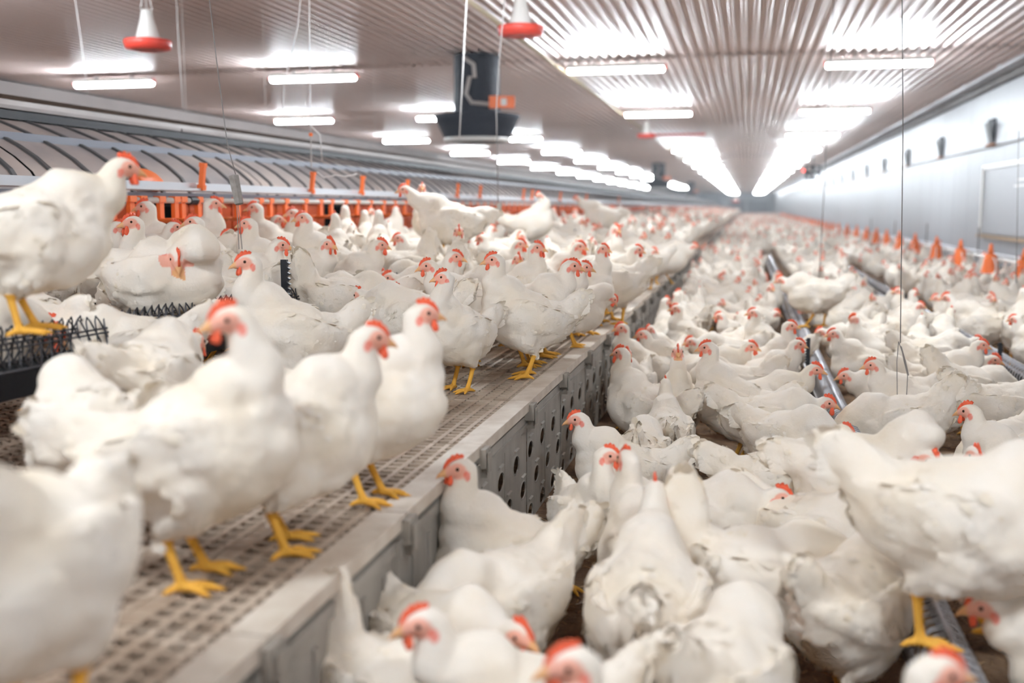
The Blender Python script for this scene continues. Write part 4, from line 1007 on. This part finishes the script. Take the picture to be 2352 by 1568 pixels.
# on the litter floor
FH = [
 (1052, 1075, 196, 'alert', 1.0, 0, 'white hen close beside the grey deck side, neck stretched and face to the left'),
 (967, 1430, 188, 'stand', 1.0, 0, 'blurred white hen at the bottom with bright red comb, facing left below the deck'),
 (1172, 1462, 318, 'walk', .98, 0, 'white hen whose pink ear and beak show behind the bright-combed bottom hen'),
 (1308, 1525, 196, 'alert', 1.0, 0, 'blurred white hen at the bottom edge facing left, right of the bright-combed hen'),
 (1325, 962, 182, 'stand', .93, 0, 'sharp white hen facing left toward the perforated deck side'),
 (1440, 1052, 118, 'alert', 1.0, 0, 'tall white hen seen from behind, neck straight up beside the front-facing hen'),
 (1441, 752, 205, 'alert', 1.0, 0, 'white hen with dark red wattles looking up over the deck corner'),
 (1446, 806, 150, 'alert', 1.0, 1, 'white hen with upright neck seen from the back along the deck side'),
 (1537, 812, 274, 'upright', 1.0, 0, 'white hen looking straight at the viewer, comb like an orange blade'),
 (1492, 772, 188, 'stand', 1.0, 0, 'white hen facing left just behind the upright-necked hen by the deck'),
 (1552, 708, 190, 'alert', 1.0, 0, 'small white hen facing left beside the far deck side'),
 (1586, 780, 195, 'walk', 1.0, 1, 'white hen facing left right behind the straight-looking hen'),
 (1630, 797, 168, 'alert', 1.05, 0, 'large white hen with tall neck in the middle of the aisle, head turned away'),
 (1690, 792, -20, 'stretch', 1.0, 0, 'white hen looking right just past the tall-necked aisle hen'),
 (1760, 772, 15, 'walk', 1.0, 0, 'white hen peering right in the aisle left of the perching hen'),
 (1816, 748, 0, 'alert', 1.0, 0, 'white hen facing right with its head just under the perching hen'),
 (1826, 792, 10, 'stand', 1.0, 0, 'white hen feeding with its head by the left black notched leg'),
 (1868, 850, 0, 'stretch', 1.0, 0, 'white hen with its face over the steel trough, just below the notched legs'),
 (1900, 925, 2, 'walk', 1.0, 1, 'white hen reaching its bright face to the left rail of the trough'),
 (1942, 990, -28, 'creep', 1.0, 0, 'white hen with an upright toothed comb eating at the trough'),
 (1936, 1045, 25, 'walk', 1.0, 1, 'white hen lowest in the row of heads along the left side of the trough'),
 (1792, 1140, -2, 'walk', 1.0, 0, 'white hen crossing to the right in mid floor, pink face before the trough'),
 (1942, 862, 182, 'walk', 1.0, 0, 'white hen with low head facing the trough from the right'),
 (2004, 838, 180, 'stand', 1.0, 2, 'white hen with small dark face facing left and tail raised right of the trough'),
 (1914, 766, 195, 'stand', 1.0, 0, 'white hen facing left behind the right notched leg'),
 (1884, 762, 200, 'walk', 1.0, 1, 'white hen with its head in the trough beneath the perching hen'),
 (1730, 718, 185, 'alert', 1.0, 0, 'far white hen facing left in the crowd left of the perching hen'),
 (2242, 1046, 250, 'stand_side', 1.0, 0, 'white hen with a tail fan looking right behind the dozing hen'),
 (2254, 792, 8, 'stand', 1.0, 0, 'white hen with a bright comb facing right near the right frame edge'),
 (2284, 826, -10, 'walk', 1.0, 1, 'white hen with lowered head by the yellow foot near the right frame edge'),
 (2112, 702, 5, 'stand', 1.0, 0, 'white hen facing right behind the second trough'),
 (2062, 668, 200, 'alert', 1.0, 0, 'white hen with tall comb standing left of the second trough'),
 (2150, 684, 190, 'stand', 1.0, 2, 'white hen facing left in front of the orange pan feeders'),
 (2350, 668, 92, 'alert', 1.1, 1, 'tall blurred white hen cut by the right frame edge, back to the viewer'),
 (2158, 1542, 28, 'alert', 1.0, 0, 'blurred white hen at the bottom right corner, dark red face turned right'),
 (2262, 1392, 184, 'walk', 1.0, 0, 'white hen under the big perching hen with only its red wattles showing'),
]
for (px, py, a, ps_, s_, v_, lb) in FH: place(px, py, a, ps_, 'F', s_, label=lb, var=v_)
place2(1345, 1352, 1392, 1045, 292, 'alert_side', 'F', label='white hen facing the viewer with its head turned right, one yellow leg on bare litter')
place2(1872, 752, 1790, 676, 181, 'walk', .25, label='white hen perching across the steel trough, yellow feet on its rail', s0=1.08)
place2(2190, 1475, 2490, 1100, 2, 'walk', .255, label='huge blurred white hen standing on the near trough, head outside the frame', s0=1.12)
place(2128, 1052, 2, 'tuck_rest', .25, 1.05, flip=True, label='dozing white hen hunched on the steel trough with its head sunk into its shoulders')
FB = [
 (1145, 1375, 222, 'feed', 1.05, 'white hen bending down beside the deck side, tail fan toward the aisle'),
 (935, 1580, -25, 'tail_up', .95, 'white hen with a curved tail at the bottom, squeezed against the deck side'),
 (1475, 1040, 84, 'feed', .95, 'white hen seen from the rear between the left-facing hen and bare litter'),
 (2072, 965, 186, 'peck', 1.05, 'headless-looking white hen back lying beside the right rail of the trough'),
 (2225, 890, 22, 'peck', 1.05, 'white hen with its head down, right of the raised-tail hen'),
 (2300, 935, 12, 'feed', 1.05, 'white hen with yellow leg on the bare litter near the right frame edge'),
 (2262, 742, 172, 'stretch', 1.15, 'long white hen broadside behind the second trough by the right frame edge'),
 (1950, 1380, 62, 'walk', 1.05, 'shaded white hen left of the big perching hen legs'),
 (1655, 1560, 70, 'feed', 1.1, 'large blurred white hen back filling the bottom centre, head hidden'),
 (1490, 1390, 88, 'stretch', 1.15, 'white hen walking away in the lower middle, left of the bottom centre hen'),
 (1740, 1320, 8, 'tail_up', 1.1, 'white hen with upright tail in the lower middle, body pointing right'),
 (1880, 1215, -15, 'walk', 1.0, 'white hen beneath the raised tail of the big perching hen'),
 (2350, 1085, 160, 'stand', 1.0, 'white hen cut by the right frame edge beside the dozing hen'),
 (1620, 700, 170, 'walk', 1.0, 'white hen with tail right in the far left of the aisle'),
 (1700, 880, 176, 'feed', 1.0, 'white hen with tail pointing right, right of the tall-necked aisle hen'),
]
for (px, py, a, ps_, s_, lb) in FB: place(px, py, a, ps_, 'F', s_, 'b', label=lb, var=len(lb) % 3)
PIN = [i for i, q in enumerate(placed) if any(w_ in q[3]['label'] for w_ in ('perched', 'perching', 'standing on', 'sharp', 'both yellow', 'tucked behind the big', 'deck edge turning', 'bare litter', 'dozing', 'huddled', 'filling the lower'))]
for it in range(25):
    for i in range(len(placed)):
        for j in range(i):
            a, c = placed[i][3], placed[j][3]
            if abs(a.location.z - c.location.z) > .2: continue
            dv = (a.location - c.location).xy; L_ = dv.length
            if L_ < .25:
                dv = dv / max(L_, 1e-3) * (.25 - L_) * .5
                for o_, sg, k in ((a, 1, i), (c, -1, j)):
                    if k in PIN: continue
                    o_.location.x += sg * dv.x; o_.location.y += sg * dv.y
                    if o_.location.z < .01: o_.location.x = max(o_.location.x, XE + .12)
placed[:] = [(q[3].location.x, q[3].location.y, q[2], q[3]) for q in placed]

# ------------------------------------------------------------------ the crowd around them, then the far flock
def free(x, y, r):
    return all((x - a) ** 2 + (y - b_) ** 2 > (r * (.5 + .5 * max(.9, s_))) ** 2 for a, b_, s_, _ in placed)
def off_feeder(x):
    return abs(x - .47) > .30 and abs(x - 1.655) > .27
WP = ['stand'] * 4 + ['stretch'] * 3 + ['walk'] * 3 + ['feed'] * 3 + ['alert'] * 3 + ['alert_side'] * 2 + ['stand_side'] * 2 + ['stand_step'] * 2 + ['peck', 'peck', 'tail_up', 'bend', 'tuck']
cand = []
rr = random.Random(11)
def inview(x, y, z):
    q = Vector((x, y, z)) - CAM; k = q.dot(FW)
    if k < .3: return False
    px = CX + F * q.dot(RT) / k; py = CY - F * q.dot(UP) / k
    return -120 < px < 2470 and -50 < py < 1750
for _ in range(60000):
    y = rr.uniform(2.4, 16.5)
    if rr.random() < .62: x = rr.uniform(XE + .16, XR - .22); z = 0
    else: x = rr.uniform(-2.95, XE - .14); z = deck_z(x)
    cand.append((y, x, z))
BARE = [(onz(a, c, 0).x, onz(a, c, 0).y, r) for a, c, r in ((1600, 1060, .44), (1345, 1400, .36), (2190, 960, .28), (2330, 1050, .25), (1580, 980, .32), (1915, 1085, .15), (1500, 900, .1))]
bands = [(2.4, 5), (5, 8), (8, 11), (11, 16.5)]
N_IND = 298
for y0, y1 in bands:
    for (y, x, z) in cand:
        if len(placed) >= N_IND: break
        if not (y0 <= y < y1): continue
        if z == 0 and not off_feeder(x): continue
        if z > 0 and abs(x + 1.87) < .14: continue
        if not inview(x, y, z + .25): continue
        bare = BARE
        if z == 0 and any(math.hypot(x - a, y - c) < r for a, c, r in bare): continue
        if z > 0 and y < 4.7 and x > -1.30: continue            # the open stretch of deck around the sharp pair
        if z > 0 and y < 4.6 and x > -1.87: continue
        if z == 0 and x > 2.5 and y > 9.5: continue
        if not free(x, y, (.43 if y < 5.5 else .39 if y < 8 else .36) if z == 0 else .35): continue
        ps_ = rr.choice(WP); rz = rr.uniform(0, 2 * PI)
        if z == 0 and .47 - .75 < x < .47: rz = rr.gauss(0, .5) if rr.random() < .6 else rz
        if z == 0 and .47 < x < .47 + .6: rz = PI + rr.gauss(0, .5) if rr.random() < .6 else rz
        if ps_ in ('peck', 'feed') and x - XE < .45 and x > XE and math.cos(rz) < 0: ps_ = 'alert'
        if z == 0 and x - XE < .40 and abs(math.cos(rz)) > .6: rz = PI / 2 + rr.gauss(0, .35)
        if z > 0:
            L_, g_ = ('white hen in the crowd on the slatted deck between edge and raised trough', 'crowd on the deck before the raised trough') if x > -1.87 else ('white hen in the deck crowd between the raised trough and nests', 'crowd on the deck by the nests')
        elif x < .47: L_, g_ = 'white hen in the floor crowd between the deck side and the steel trough', 'floor crowd left of the trough'
        elif x < 1.655: L_, g_ = 'white hen in the floor crowd between the two steel troughs', 'floor crowd between the troughs'
        else: L_, g_ = 'white hen in the floor crowd between the second trough and the white wall', 'floor crowd by the wall'
        if y > 8: L_ = L_.replace('white hen in the', 'small far white hen in the'); g_ += ', far'
        put(Vector((x, y, z)), rz, ps_, rr.uniform(.93, 1.07), rr.random() < .5, L_, g_, None, 0 if rr.random() < .6 else 1)
ymax = {}
print('individuals', len(placed), 'last y', max(p[1] for p in placed))

def flock(name, pts, label):
    Vs, Fs, Cs, n = [], [], [], 0
    prot = []
    for k, ps_ in enumerate(('stand', 'alert', 'walk', 'stretch', 'feed', 'alert_side')):
        p = dict(POSES[ps_]); p['comb'] = .8; h = hen_mesh(p, .021, 0, seed=k, toes=False); V, FF, col = h.raw
        cv = np.array([v.co[:] for v in h.comb.vertices]); cf = [tuple(f.vertices) for f in h.comb.polygons]
        cf4 = [q + (q[0],) if False else q for q in cf]
        V2 = np.vstack([V, cv]); C2 = np.vstack([col, np.tile(RED, (len(cv), 1))]); F2 = [q for q in FF if len(q) >= 3] + [tuple(i + len(V) for i in q) for q in cf4]
        prot.append((V2, F2, C2))
    for (x, y, z) in pts:
        V, FF, col = prot[rr.randrange(len(prot))]; a = rr.uniform(0, 2 * PI); s = rr.uniform(.95, 1.1); c, sn = math.cos(a), math.sin(a)
        W = np.empty_like(V); W[:, 0] = x + s * (c * V[:, 0] - sn * V[:, 1]); W[:, 1] = y + s * (sn * V[:, 0] + c * V[:, 1]); W[:, 2] = z + s * V[:, 2]
        Vs.append(W); Cs.append(col); Fs += [tuple(i + n for i in q) for q in FF]; n += len(V)
    V = np.vstack(Vs); me = bpy.data.meshes.new(name); me.from_pydata(V.tolist(), [], Fs); me.update(); me.materials.append(M['hen'])
    me.polygons.foreach_set('use_smooth', np.ones(len(Fs), bool))
    at = me.color_attributes.new('col', 'FLOAT_COLOR', 'POINT'); at.data.foreach_set('color', np.hstack([np.vstack(Cs), np.ones((n, 1))]).astype(np.float32).ravel())
    print(name, len(pts), n)
    return tag(obj(name, me), label, 'flock', kind='stuff')
grid = {}
for a, b_, s_, _ in placed: grid.setdefault((int(a // .5), int(b_ // .5)), []).append((a, b_))
def gfree(x, y, r):
    i, j = int(x // .5), int(y // .5)
    return all((x - a) ** 2 + (y - c) ** 2 > r * r for di in (-1, 0, 1) for dj in (-1, 0, 1) for a, c in grid.get((i + di, j + dj), []))
def fill(x0, x1, zf, y0, n, ymax_):
    pts = []
    for _ in range(n * 4):
        if len(pts) >= n: break
        u = rr.random(); y = y0 + (ymax_ - y0) * u ** 2.0; x = rr.uniform(x0, x1); z = zf(x)
        if z == 0 and not off_feeder(x) and y < 24: continue
        r = .35 if y < 25 else .42
        if not inview(x, y, z + .25) or not gfree(x, y, r): continue
        grid.setdefault((int(x // .5), int(y // .5)), []).append((x, y)); pts.append((x, y, z))
    return pts
ylast = max(p[1] for p in placed)
fl = fill(XE + .16, XR - .2, lambda x: 0, 6.5, 1500, 130)
dk = fill(-3.0, XE - .12, deck_z, 6.5, 1000, 130)
flock('hen_flock', fl, 'dense far flock of white hens covering the litter floor to the far end')
flock('hen_flock', dk, 'dense far flock of white hens covering the slatted deck to the far end')

# ------------------------------------------------------------------ dusty air
if HAZE > 0:
    b = MB(); b.box((XL + .01, 3.0, .005), (XR - .01, Y1 - .02, ZC - .002)); hz = build('dust_haze', b, None)
    m = bpy.data.materials.new('dust_haze'); m.use_nodes = True; nt = m.node_tree; nt.nodes.clear()
    o_ = nt.nodes.new('ShaderNodeOutputMaterial'); v_ = nt.nodes.new('ShaderNodeVolumeScatter'); v_.inputs['Color'].default_value = (.97, .98, 1, 1); v_.inputs['Density'].default_value = HAZE; v_.inputs['Anisotropy'].default_value = .3
    nt.links.new(v_.outputs[0], o_.inputs['Volume']); hz.data.materials.append(m)
    tag(hz, 'pale dusty haze filling the long house toward its far end', 'haze', kind='stuff')
